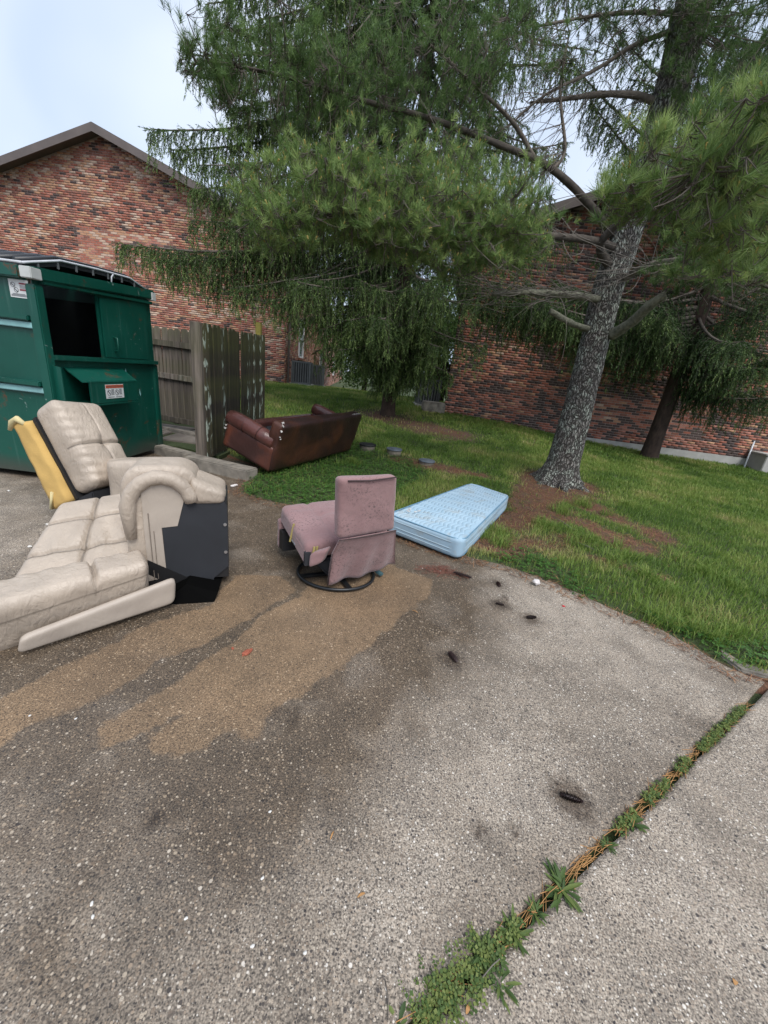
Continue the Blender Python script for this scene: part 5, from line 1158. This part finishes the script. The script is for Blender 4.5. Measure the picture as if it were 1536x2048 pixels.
pts1 = cloud([pxbox((-1.018, 4.900, 3.182), .85, .36, .6, 620), pxbox((-1.429, 4.700, 2.856), .45, .22, .5, 210), pxbox((-0.230, 5.100, 3.241), .95, .42, .7, 760), pxbox((0.629, 5.500, 3.463), .85, .42, .7, 640), pxbox((1.061, 5.600, 3.235), .6, .26, .6, 260), pxbox((0.158, 5.200, 2.931), .9, .24, .6, 360)], rgp)
tufts('needle_tufts', pts1, along(6), rgp, 30, .085, .0048, .72, .42, .6, .0022, .30)
hub2 = [(2.565, 4.200, 3.332), (2.376, 3.600, 3.186), (1.885, 3.300, 3.103), (2.547, 4.600, 3.436), (1.884, 3.600, 3.015), (1.593, 3.500, 2.919), (2.151, 3.400, 3.307), (2.273, 3.400, 2.865), (1.898, 3.500, 3.272), (1.463, 3.600, 2.909)]
pts2 = cloud([pxbox((2.000, 3.500, 3.282), .50, .22, .45, 105), pxbox((2.107, 3.400, 3.409), .40, .22, .4, 80), pxbox((1.694, 3.500, 3.050), .42, .20, .4, 85), pxbox((1.501, 3.600, 2.913), .26, .11, .3, 46), pxbox((2.161, 3.500, 2.977), .5, .24, .5, 110), pxbox((2.323, 3.300, 2.720), .34, .16, .35, 60), pxbox((2.238, 3.200, 3.017), .4, .3, .4, 80), pxbox((2.768, 4.000, 2.777), .45, .14, .4, 60)], rgp)
tufts('needle_tufts', pts2, along(7, 8), rgp, 44, .105, .0040, .66, .46, .6, .0025, .36)
hub3 = [(0.876, 6.100, 4.364), (0.033, 5.800, 4.381), (-0.829, 5.600, 4.377), (-1.674, 5.400, 4.400), (-2.329, 5.300, 4.383), (-0.379, 5.700, 4.383), (-1.262, 5.500, 4.390), (-2.085, 5.350, 4.394), (0.518, 6.000, 4.802), (-0.125, 5.800, 5.020), (1.567, 6.500, 5.167)]
pts3 = cloud([pxbox((-1.673, 5.400, 4.359), .8, .35, .6, 300), pxbox((-2.382, 5.300, 4.378), .30, .16, .3, 80), pxbox((-0.838, 5.600, 4.462), .8, .4, .6, 300), pxbox((0.012, 5.800, 4.864), .9, .5, .6, 330), pxbox((0.640, 6.000, 5.336), .9, .4, .6, 200), pxbox((-2.122, 5.300, 4.141), .35, .2, .3, 110)], rgp)
tufts('needle_tufts', pts3, along(0, 1, 2), rgp, 26, .085, .0048, .75, .14, .5, .0022, 0)
hub4 = [(3.068, 5.000, 4.125), (2.827, 4.200, 3.900), (3.191, 6.000, 4.350), (3.897, 5.300, 3.049), (3.566, 5.800, 3.337), (3.639, 6.900, 5.875)]
pts4 = cloud([pxbox((3.743, 5.300, 3.134), .7, .25, .6, 220), pxbox((3.424, 5.700, 3.189), .5, .2, .5, 120), pxbox((3.554, 6.400, 5.714), .9, .9, .6, 520), pxbox((2.419, 6.500, 6.027), .9, .35, .6, 300), pxbox((3.349, 6.300, 5.133), .5, .4, .4, 160)], rgp)
tufts('needle_tufts', pts4, along(8, 12, 5), rgp, 26, .09, .0048, .75, .10, .4, .0022, 0)
# bare dead twigs below the green
nd = 150; dh = np.concatenate([along(6)[:26], along(9), along(12)[:14]])
h0 = dh[rgp.integers(0, len(dh), nd)]; e0 = h0+np.stack([rgp.normal(size=nd)*.75-.45, -.3+rgp.normal(size=nd)*.5, rgp.normal(size=nd)*.34], 1)
m0 = (h0+e0)/2+rgp.normal(size=(nd, 3))*np.array([.2, .2, .22])+np.array([0, 0, .05]); V, F = tubes(bez(h0, m0, e0, 8), .0055, .0016, 4)
tag(link('dead_twigs', np_mesh('dead_twigs', V, F, M['dead_twig']), PN), kind='stuff')
# a fine tracery of bare twigs against the sky
nd = 260; hs = along(3, 4, 5, 1); h0 = hs[rgp.integers(0, len(hs), nd)]
e0 = h0+np.stack([-.1-rgp.random(nd)*.6, rgp.normal(size=nd)*.3, rgp.normal(size=nd)*.25-.30], 1); V, F = tubes(bez(h0, (h0+e0)/2+rgp.normal(size=(nd, 3))*.12, e0, 8), .005, .0015, 3)
tag(link('bare_twigs', np_mesh('bare_twigs', V, F, M['twig']), PN), kind='stuff')

# leafy trees far behind, in the gap between the buildings
def leafy(base, H, R_, seed, label, n=9000, ls=.11):
    rg = np.random.default_rng(seed); r = empty('leafy_tree', base); tag(r, label, 'tree'); b = np.array(base)
    limb_mesh('trunk', [b-V3(0, 0, .2), b+V3(.05, 0, H*.3), b+V3(-.05, .05, H*.7)], [.2, .14, .05], M['spruce_bark'], r, 8)
    cs = []
    for i in range(26):
        a = rg.random()*6.28; q = rg.random()**.5; z = H*(.12+.8*rg.random()); w_ = R_*math.sqrt(max(.1, 1-((z-H*.5)/(H*.55))**2)); cs.append(b+V3(math.cos(a)*q*w_, math.sin(a)*q*w_, z))
    for i in range(0, 26, 3): limb_mesh('branch', [b+V3(0, 0, H*.2), (b+V3(0, 0, H*.25)+cs[i])/2, cs[i]], [.06, .04, .012], M['spruce_bark'], r, 5)
    cs = np.array(cs); P = cs[rg.integers(0, 26, n)]+rg.normal(size=(n, 3))*np.array([.42, .42, .30])*R_/2.2
    D_, U, W_ = frames(rg.normal(size=(n, 3))+np.array([0, 0, -.4])); s = ls*(.6+.8*rg.random(n))[:, None]
    V = np.stack([P-D_*s, P+U*s*.55, P+D_*s, P-U*s*.55], 1).reshape(-1, 3); F = np.arange(len(V)).reshape(-1, 4)
    tag(link('crown', np_mesh('crown', V, F, M['leaf'], tint=np.repeat(np.clip(.5+.25*rg.normal(size=n), 0, 1), 4)), r), kind='stuff')
for i, (x, y, H_, R_, lb) in enumerate([(1.7, 21.5, 6.5, 2.3, 'bright green leafy tree in the gap beside the shaded building corner'), (-1.2, 25, 8, 2.6, 'taller leafy tree behind the spruce in the gap between buildings'), (1.9, 18.5, 3.4, 1.5, 'low leafy bush beyond the dark grey air conditioner'), (-2.6, 30, 6.0, 2.6, 'distant leafy tree at the far end of the windowed wall')]):
    leafy((x, y, float(ground_z(x, y))), H_, R_, 60+i, lb, 9000 if R_ > 2 else 5000, .13 if R_ > 2 else .08)

# ------------------------------------------------------------------ lawn
def scatter(n, box, keep):
    x = RNG.uniform(box[0], box[1], n); y = RNG.uniform(box[2], box[3], n); k = RNG.random(n) < keep(x, y); return x[k], y[k]
def blades(x, y, h, wd, tint, lean=.55):
    n = len(x); z = ground_z(x, y)-.004; a = RNG.random(n)*6.28; dx_, dy_ = np.cos(a), np.sin(a); le = lean*RNG.random(n)*h; px_, py_ = -dy_*wd/2, dx_*wd/2
    b0 = np.stack([x-px_, y-py_, z], 1); b1 = np.stack([x+px_, y+py_, z], 1)
    mx_, my_, mz = x+dx_*le*.35, y+dy_*le*.35, z+h*.6; m0_ = np.stack([mx_-px_*.8, my_-py_*.8, mz], 1); m1_ = np.stack([mx_+px_*.8, my_+py_*.8, mz], 1)
    tp_ = np.stack([x+dx_*le, y+dy_*le, z+h*(1-.25*le/h)], 1)
    V = np.stack([b0, b1, m0_, m1_, tp_], 1).reshape(-1, 3); o = np.arange(n)[:, None]*5
    F = np.concatenate([o+np.array([[0, 1, 3]]), o+np.array([[0, 3, 2]]), o+np.array([[2, 3, 4]])], 0)
    return V, F, np.clip(np.repeat(tint, 5)+np.tile([-.12, -.12, 0, 0, .06], n), 0, 1)
CLOVER = [(-1.733, 4.337, 0.020), (-1.857, 5.387, 0.030), (-1.647, 5.661, 0.030), (-1.174, 6.345, 0.060), (-0.617, 7.524, 0.080), (0.460, 7.080, 0.060), (0.685, 6.280, 0.050), (0.187, 5.242, 0.030), (-0.376, 4.063, 0.010), (-1.175, 4.076, 0.010)]
CLOVER2 = [(1.159, 3.376, 0.010), (1.528, 3.623, 0.010), (1.768, 3.214, 0.010), (1.758, 2.793, 0.010), (1.553, 2.901, 0.010)]
CLOVER3 = [(2.109, 2.624, 0.010), (2.369, 2.550, 0.010), (2.813, 2.324, 0.010), (2.842, 2.137, 0.010), (2.357, 2.194, 0.010)]
def clover_in(x, y): return np.maximum.reduce([poly_sd(x, y, [q[:2] for q in c]) for c in (CLOVER, CLOVER2, CLOVER3)])
def lawn_keep(x, y):
    d = -poly_sd(x, y, PAD_POLY); b = bare_at(x, y)
    k = (1-.93*sstep(.20, .62, b))*sstep(.03, .16, d); k = k*(1-.8*sstep(-.05, .08, clover_in(x, y)))
    return k*((np.hypot(x-3.02, y-6.82) > .5))
allV, allF, allT = [], [], []; off = 0
for box, n, h0, h1, wd in (((2.4, 9.5, .4, 2.2), 60000, .035, .095, .006), ((7.5, 12, 2.2, 6.0), 30000, .04, .1, .009), ((-2.6, 7.5, 2.2, 6.0), 150000, .035, .095, .0048), ((-3.2, 10.5, 6.0, 9.5), 110000, .045, .10, .0075), ((-5.5, 12.5, 9.5, 15.5), 110000, .05, .11, .013), ((-4.5, 1.6, 15.5, 24), 26000, .05, .11, .022)):
    x, y = scatter(n, box, lawn_keep); pn = fbm(x*1.1+8, y*1.1); p2_ = fbm(x*3.3, y*3.3+4); b = bare_at(x, y)
    h = (h0+(h1-h0)*RNG.random(len(x)))*(.7+.6*pn)*(1-.35*sstep(.0, .5, b)); ti = .40+.85*(pn-.5)+.20*RNG.random(len(x))-.04+.40*np.maximum(0, p2_-.52)*2+.34*sstep(-.1, .45, b)*RNG.random(len(x))
    ti += .30*(RNG.random(len(x)) < .05)
    V, F, t_ = blades(x, y, h, wd*(.7+.6*RNG.random(len(x))), np.clip(ti, 0, 1), .9); allV.append(V); allF.append(F+off); allT.append(t_); off += len(V)
# longer tussocks here and there
for c in ((2.501, 3.677, 0.030), (1.917, 2.253, 0.020), (2.369, 2.617, 0.030), (2.584, 2.488, 0.020), (1.907, 4.279, 0.040), (2.354, 4.099, 0.050), (3.809, 5.876, 0.060), (2.409, 5.121, 0.060), (3.375, 3.776, 0.040), (3.405, 3.298, 0.030), (3.000, 5.506, 0.080), (1.114, 4.023, 0.040), (1.302, 3.761, 0.030), (2.517, 3.092, 0.030), (-1.668, 5.733, 0.050), (-0.751, 6.343, 0.070)):
    for k in range(5):
        n = 70; cx, cy = c[0]+RNG.normal()*.13, c[1]+RNG.normal()*.13; x = cx+RNG.normal(size=n)*.05; y = cy+RNG.normal(size=n)*.05
        kk = poly_sd(x, y, PAD_POLY) < -.03; x, y = x[kk], y[kk]; n = len(x)
        if n == 0: continue
        V, F, t_ = blades(x, y, .06+.10*RNG.random(n), np.full(n, .0045), .30+.45*RNG.random(n), 1.3); allV.append(V); allF.append(F+off); allT.append(t_); off += len(V)
tag(link('grass', np_mesh('grass', np.concatenate(allV), np.concatenate(allF), M['grass'], tint=np.concatenate(allT))), 'mown green lawn grass around the trees', 'grass', kind='stuff')

def leaflets(x, y, z, s, tint, n_l=3, tilt=.45):
    n = len(x); out = []; a0_ = RNG.random(n)*6.28
    for k in range(n_l):
        a = a0_+k*2*math.pi/n_l; d = np.stack([np.cos(a), np.sin(a), tilt*(RNG.random(n)-.25)], 1); sd2 = np.stack([-np.sin(a), np.cos(a), .3*(RNG.random(n)-.5)], 1); c = np.stack([x, y, z], 1)
        out.append(np.stack([c+d*.002, c+d*s[:, None]*.55+sd2*s[:, None]*.48, c+d*s[:, None], c+d*s[:, None]*.55-sd2*s[:, None]*.48], 1))
    V = np.stack(out, 1).reshape(-1, 3); return V, np.arange(len(V)).reshape(-1, 4), np.repeat(np.clip(tint, 0, 1), 4*n_l)
x, y = scatter(62000, (-2.6, 5.5, 1.6, 8.2), lambda x, y: sstep(-.06, .05, clover_in(x, y)+(fbm(x*4, y*4)-.5)*.25)*sstep(.0, .06, -poly_sd(x, y, PAD_POLY)))
z = ground_z(x, y)+.012+.040*RNG.random(len(x)); V, F, t_ = leaflets(x, y, z, .014+.012*RNG.random(len(x)), .15+.5*fbm(x*2, y*2)+.35*(z-ground_z(x, y))/.05*RNG.random(len(x)))
tag(link('clover', np_mesh('clover', V, F, M['clover'], tint=t_)), 'low green clover patches along the edge of the concrete', 'clover', kind='stuff')
# red-brown fallen needles round the pine and along the kerb line
def litter_keep(x, y): return np.maximum(sstep(.10, .6, bare_at(x, y)), .04)*((-poly_sd(x, y, PAD_POLY)) > -.10)
x, y = scatter(60000, (-2.0, 6.5, 2.0, 8.2), litter_keep); n = len(x)
a = RNG.random(n)*3.14; L = .03+.05*RNG.random(n); d = np.maximum(ground_z(x, y), 0)+.004+.012*RNG.random(n)
P = np.stack([x, y, d], 1); dd_ = np.stack([np.cos(a), np.sin(a), RNG.normal(size=n)*.18], 1)*L[:, None]/2; sd2 = np.stack([-np.sin(a), np.cos(a), np.zeros(n)], 1)*.0018
V = np.stack([P-dd_-sd2, P-dd_+sd2, P+dd_+sd2, P+dd_-sd2], 1).reshape(-1, 3)
tag(link('fallen_needles', np_mesh('fallen_needles', V, np.arange(len(V)).reshape(-1, 4), M['litter'], tint=np.repeat(RNG.random(n), 4))), 'rust brown fallen pine needles around the trunk and lawn edge', 'pine needles', kind='stuff')

n = 230; cc_ = (0.545, 2.997, 0.000); x = cc_[0]+RNG.normal(size=n)*.09; y = cc_[1]+RNG.normal(size=n)*.045; a = RNG.random(n)*3.14; P = np.stack([x, y, .004+.012*RNG.random(n)], 1); D2 = np.stack([np.cos(a), np.sin(a), RNG.normal(size=n)*.15], 1)*(.02+.03*RNG.random(n))[:, None]
V, F = tubes(np.stack([P-D2, P+np.array([0, 0, .003]), P+D2], 1), .0013, .0009, 3); tag(link('needle_heap', np_mesh('needle_heap', V, F, M['b_brown'])), 'small heap of rusty needles on concrete by the mattress corner', 'pine needles', kind='stuff')
# ------------------------------------------------------------------ weeds in the joint
def weed(p, s, n, label, kind, group=None):
    r = empty('weed', (p[0], p[1], 0)); tag(r, label, 'weed', group); mb = MB()
    for k in range(n):
        a = k*2.4+RNG.random()*.4; L = s*(.55+.6*RNG.random()); el = .15+.75*RNG.random(); w_ = L*(.16 if kind == 'lance' else .30); c = Vector((p[0]+RNG.normal()*s*.12, p[1]+RNG.normal()*s*.12, -.015))
        h_ = Vector((math.cos(a), math.sin(a), 0)); sdd = Vector((-math.sin(a), math.cos(a), 0)); pts = []
        for t in (0, .3, .6, .85, 1): pts.append((c+h_*(L*t*math.cos(el*.7))+up_*(L*(math.sin(el)*t-.55*t*t*math.sin(el)) + .012), w_*(.25, .75, 1, .6, .05)[int(round(t*4.1)) if t < 1 else 4]/2))
        b = len(mb.v)
        for q, ww in pts: mb.v += [tuple(q-sdd*ww+up_*ww*.35), tuple(q), tuple(q+sdd*ww+up_*ww*.35)]
        for i in range(4):
            for j in range(2): mb.f.append((b+i*3+j, b+i*3+j+1, b+i*3+j+4, b+i*3+j+3)); mb.m.append(0)
    me = bpy.data.meshes.new('leaves'); me.from_pydata(mb.v, [], mb.f); me.materials.append(M['weed']); at_ = me.attributes.new('tint', 'FLOAT', 'POINT')
    tv = np.repeat(RNG.random(n)*.7+.1, 15); at_.data.foreach_set('value', tv.astype(np.float32)); link('leaves', me, r, smooth=True)
def jp(px_): return px_
weed((0.743, 0.816, 0.000), .075, 44, 'large flat weed rosette with toothed leaves in the paving joint', 'lance')
weed((0.633, 0.749, -0.000), .042, 20, 'small weed rosette between two bigger weeds in the joint', 'lance')
weed((0.549, 0.691, 0.000), .055, 34, 'bushy lance-leaved weed clump in the paving joint', 'lance')
weed((0.450, 0.643, 0.000), .06, 34, 'tall leafy weed with upright dark leaves in the joint', 'lance')
weed((0.481, 0.586, 0.000), .055, 22, 'spreading dark weed leaning onto the paler slab', 'lance')
weed((1.126, 1.066, 0.000), .05, 26, 'round green weed tuft halfway along the paving joint', 'round')
weed((0.977, 0.969, 0.000), .04, 14, 'tiny upright sprout in a bare part of the joint', 'lance')
weed((0.194, 0.499, 0.000), .04, 5, 'single light green sprout beside a dry stalk', 'round')
x_, y_ = [], []
for (t0, t1, n) in ((.0, .12, 520), (.12, .17, 90), (.40, .46, 60), (.50, .58, 130), (.62, .67, 90), (.72, .97, 620)):
    L_j = (J1-J0).length; t = RNG.uniform(t0, t1, n)*L_j; o = RNG.normal(size=n)*(.028 if t0 < .1 else .010); x_.append(J0.x+jd.x*t+jn.x*o); y_.append(J0.y+jd.y*t+jn.y*o)
x = np.concatenate(x_); y = np.concatenate(y_); z = -.004+.022*RNG.random(len(x)); V, F, t_ = leaflets(x, y, z, .006+.007*RNG.random(len(x)), .35+.65*RNG.random(len(x)), 3, .9)
tag(link('joint_greenery', np_mesh('joint_greenery', V, F, M['weed'], tint=t_)), 'fine green creeping weeds filling the paving joint', 'weeds', kind='stuff')
n = 260; t = RNG.random(n)*(J1-J0).length; o = RNG.normal(size=n)*.010; P = np.stack([J0.x+jd.x*t+jn.x*o, J0.y+jd.y*t+jn.y*o, -.012+.018*RNG.random(n)], 1); a = math.atan2(jd.y, jd.x)+RNG.normal(size=n)*.35; L = .05+.07*RNG.random(n)
D2 = np.stack([np.cos(a), np.sin(a), RNG.normal(size=n)*.1], 1)*L[:, None]/2; V, F = tubes(np.stack([P-D2, P+np.array([0, 0, .004]), P+D2], 1), .0013, .0008, 3)
tag(link('joint_straw', np_mesh('joint_straw', V, F, M['straw'])), 'dry brown needles lying along the paving joint', 'straw', kind='stuff')

# ------------------------------------------------------------------ small things on the ground
def pine_cone(p, L, r_, a, label):
    c0 = Vector((p[0], p[1], r_*.75)); d = Vector((math.cos(a), math.sin(a), 0)); s = Vector((-math.sin(a), math.cos(a), 0)); root = empty('pine_cone', (p[0], p[1], 0)); tag(root, label, 'pine cone')
    prof = lambda t: r_*(.35+.85*math.sin(math.pi*min(1, t*.85+.12))**.8)*.7; mb = MB(); mb.tube([c0+d*(L*(t-.5)) for t in (0, .25, .5, .75, 1)], [prof(t)*.6 for t in (0, .25, .5, .75, 1)], 8); mb.build('core', M['cone_brown'], root, smooth=True)
    mb = MB(); n = 62
    for k in range(n):
        t = k/n; ph = k*2.39996; rad = s*math.cos(ph)+up_*math.sin(ph); c = c0+d*(L*(t-.5))+rad*prof(t)*.45; tip = c+rad*prof(t)*.75+d*(-L*.05); wv_ = rad.cross(d)*(L*.045)
        b = len(mb.v); mb.v += [tuple(c-wv_), tuple(c+wv_), tuple(tip+wv_*1.1), tuple(tip-wv_*1.1), tuple(c-wv_-d*L*.03), tuple(c+wv_-d*L*.03)]; mb.f += [(b, b+1, b+2, b+3), (b+5, b+4, b+3, b+2)]; mb.m += [0, 0]
    mb.build('scales', M['cone_brown'], root)
pine_cone((0.908, 1.126, 0.000), .085, .017, -.25, 'dark wet pine cone lying alone on the pale dry concrete')
pine_cone((0.516, 1.892, 0.000), .085, .018, -1.1, 'dark pine cone at the edge of the wet stain')
pine_cone((0.734, 2.947, 0.000), .15, .020, -.35, 'long reddish pine cone beside the corner of the mattress')
pine_cone((1.022, 2.874, 0.000), .07, .016, 1.6, 'upright curled pine cone by the lawn edge')
pine_cone((0.963, 2.563, 0.000), .06, .013, -.3, 'crushed bit of pine cone on damp concrete')
pine_cone((1.162, 2.431, -0.000), .075, .016, .2, 'flattened grey pine cone below the white paper')
def chip(name, p, size, seed, m, label, cat, flat=.5):
    r_ = random.Random(seed); bm = bmesh.new(); bmesh.ops.create_icosphere(bm, subdivisions=2, radius=1)
    for v in bm.verts:
        k = r_.uniform(.72, 1.12); v.co = Vector((v.co.x*size[0]*k, v.co.y*size[1]*k, v.co.z*size[2]*k))
    me = bpy.data.meshes.new(name); bm.to_mesh(me); bm.free(); me.materials.append(m); a = Matrix.Rotation(r_.uniform(0, 3), 4, 'Z'); me.transform(a); me.transform(Matrix.Translation((p[0], p[1], max(0, p[2])+size[2]*.75)))
    o = link(name, me, base=(p[0], p[1], max(0, p[2]))); return tag(o, label or ' ', cat)
chip('brick_fragment', (-0.662, 1.729, 0.000), (.036, .018, .012), 5, M['terracotta'], 'flat red brick fragment on the tan stained concrete', 'brick piece')
chip('brick_fragment', (-0.752, 1.750, 0.000), (.011, .008, .006), 6, M['terracotta'], 'tiny red brick crumb next to the larger fragment', 'brick piece')
chip('paper_scrap', (1.363, 2.946, 0.015), (.034, .030, .026), 8, M['paper'], 'crumpled white paper at the edge of the clover', 'litter')
chip('plastic_scrap', (1.487, 2.656, 0.000), (.014, .010, .005), 9, M['red'], 'small red plastic scrap on the concrete', 'litter')
chip('paper_scrap', (-1.918, 4.611, 0.000), (.07, .03, .012), 10, M['paper'], 'white torn scrap on the dirt by the kerb tip', 'litter')
chip('paper_scrap', (-0.441, 7.927, 0.100), (.07, .04, .05), 15, M['paper'], 'white plastic scrap beside a round utility cover', 'litter')
for i, (px_, py_, s) in enumerate([]): pass
peb = [(-0.242, 0.750, 0.000), (-0.708, 0.643, 0.000), (-1.212, 1.214, 0.000), (-0.218, 0.597, 0.000), (-0.685, 0.616, -0.000), (-1.401, 1.202, 0.000), (0.392, 3.004, 0.000), (0.545, 2.997, 0.000), (1.207, 1.084, 0.000), (-0.427, 0.636, 0.000), (1.517, 1.119, 0.000), (-0.280, 0.944, 0.000), (-0.069, 0.596, -0.000), (-2.851, 2.957, 0.000), (-3.776, 3.571, 0.000), (-2.640, 2.560, 0.000)]
for i, p in enumerate(peb):
    s = (.0065, .0045, .003) if i < 13 else (.016, .012, .010)
    o = chip('pebble', p, s, 30+i, M['stone'], ('' if i < 13 else ('pale loose stone on gritty paving beside the torn foam', 'white loose stone lying close to the dumpster front', 'grey loose stone left of the beige seat')[i-13]), 'pebble')
    if i < 13: del o['category']; del o['label']; o.parent = SLAB
def leaf_scrap(p, L, w_, a, label, curl=.006):
    d = Vector((math.cos(a), math.sin(a), 0)); s = Vector((-math.sin(a), math.cos(a), 0)); c = Vector((p[0], p[1], .004)); mb = MB(); b = 0
    for t in (-.5, -.25, 0, .25, .5):
        q = c+d*(L*t)+up_*(curl*(1-abs(t)*2)**.5 if abs(t) < .5 else 0); ww = w_*(1-(abs(t)*1.8)**2*.9)/2+.0006; mb.v += [tuple(q-s*ww), tuple(q+s*ww), tuple(q-s*ww-up_*.0012), tuple(q+s*ww-up_*.0012)]
    for i in range(4):
        o = i*4
        for f in ((0, 1, 5, 4), (3, 2, 6, 7), (1, 3, 7, 5), (2, 0, 4, 6)): mb.f.append(tuple(o+k for k in f)); mb.m.append(0)
    o = mb.build('dry_leaf', M['straw'], base=(p[0], p[1], 0)); tag(o, label, 'leaf')
leaf_scrap((0.303, 2.332, 0.000), .05, .004, -.5, 'curved orange dry needle cluster on the wet concrete')
leaf_scrap((-0.043, 0.892, 0.000), .028, .004, 1.3, 'upright orange dry leaf sliver on grey concrete')
leaf_scrap((0.076, 0.737, 0.000), .026, .006, .5, 'pale orange leaf sliver on the dry concrete')
leaf_scrap((0.380, 0.529, -0.000), .020, .009, 1.0, 'orange leaf bit beside the bushiest joint weeds')
leaf_scrap((1.185, 0.644, 0.000), .014, .012, 1.0, 'round brown bud on the far slab of concrete')
for (p, q, lb) in (((2.141, 3.944, 0.060), (2.258, 3.786, 0.060), 'pale dead twig lying in the bare patch of lawn'), ((0.158, 0.563, 0.004), (0.169, 0.494, 0.004), 'thin dark stalk lying by the bottom of the joint'), ((0.482, 0.621, 0.030), (0.427, 0.584, 0.020), 'single pale dry grass stem over the joint weeds'), ((2.149, 4.800, 0.070), (2.273, 4.324, 0.070), 'short brown twig in the red needle litter')):
    mb = MB(); a_, b_ = Vector(p), Vector(q); mb.tube([a_, a_.lerp(b_, .5)+Vector((.004, .004, .006)), b_], [.004 if a_.y > 2 else .0016]*3, 6); tag(mb.build('twig', M['dead_twig'] if 'dark' not in lb else M['twig'], base=p, smooth=True), lb, 'twig')
# round utility covers in the lawn
for (p, rd, ht, lb) in (((-0.472, 7.400, 0.218), .16, .10, 'black lidded utility pipe just behind the brown sofa'), ((0.051, 7.300, 0.233), .15, .09, 'grey utility cover standing between the two other covers'), ((0.665, 7.000, 0.215), .15, .045, 'blue-grey utility cover set nearly flush in litter')):
    z = float(ground_z(p[0], p[1])); r = empty('utility_cover', (p[0], p[1], z)); tag(r, lb, 'utility cover')
    mb = MB(); mb.lathe((p[0], p[1], z-.1), [(rd*.9, 0), (rd*.9, ht+.09)], 24); mb.build('pipe', M['cover_rim'], r, smooth=False)
    mb = MB(); mb.lathe((p[0], p[1], z+ht-.012), [(rd, 0), (rd*1.02, .012), (rd*.98, .026), (rd*.6, .028), (rd*.55, .034), (.02, .034)], 24); mb.build('lid', M['cover'] if 'black' not in lb else M['black'], r)
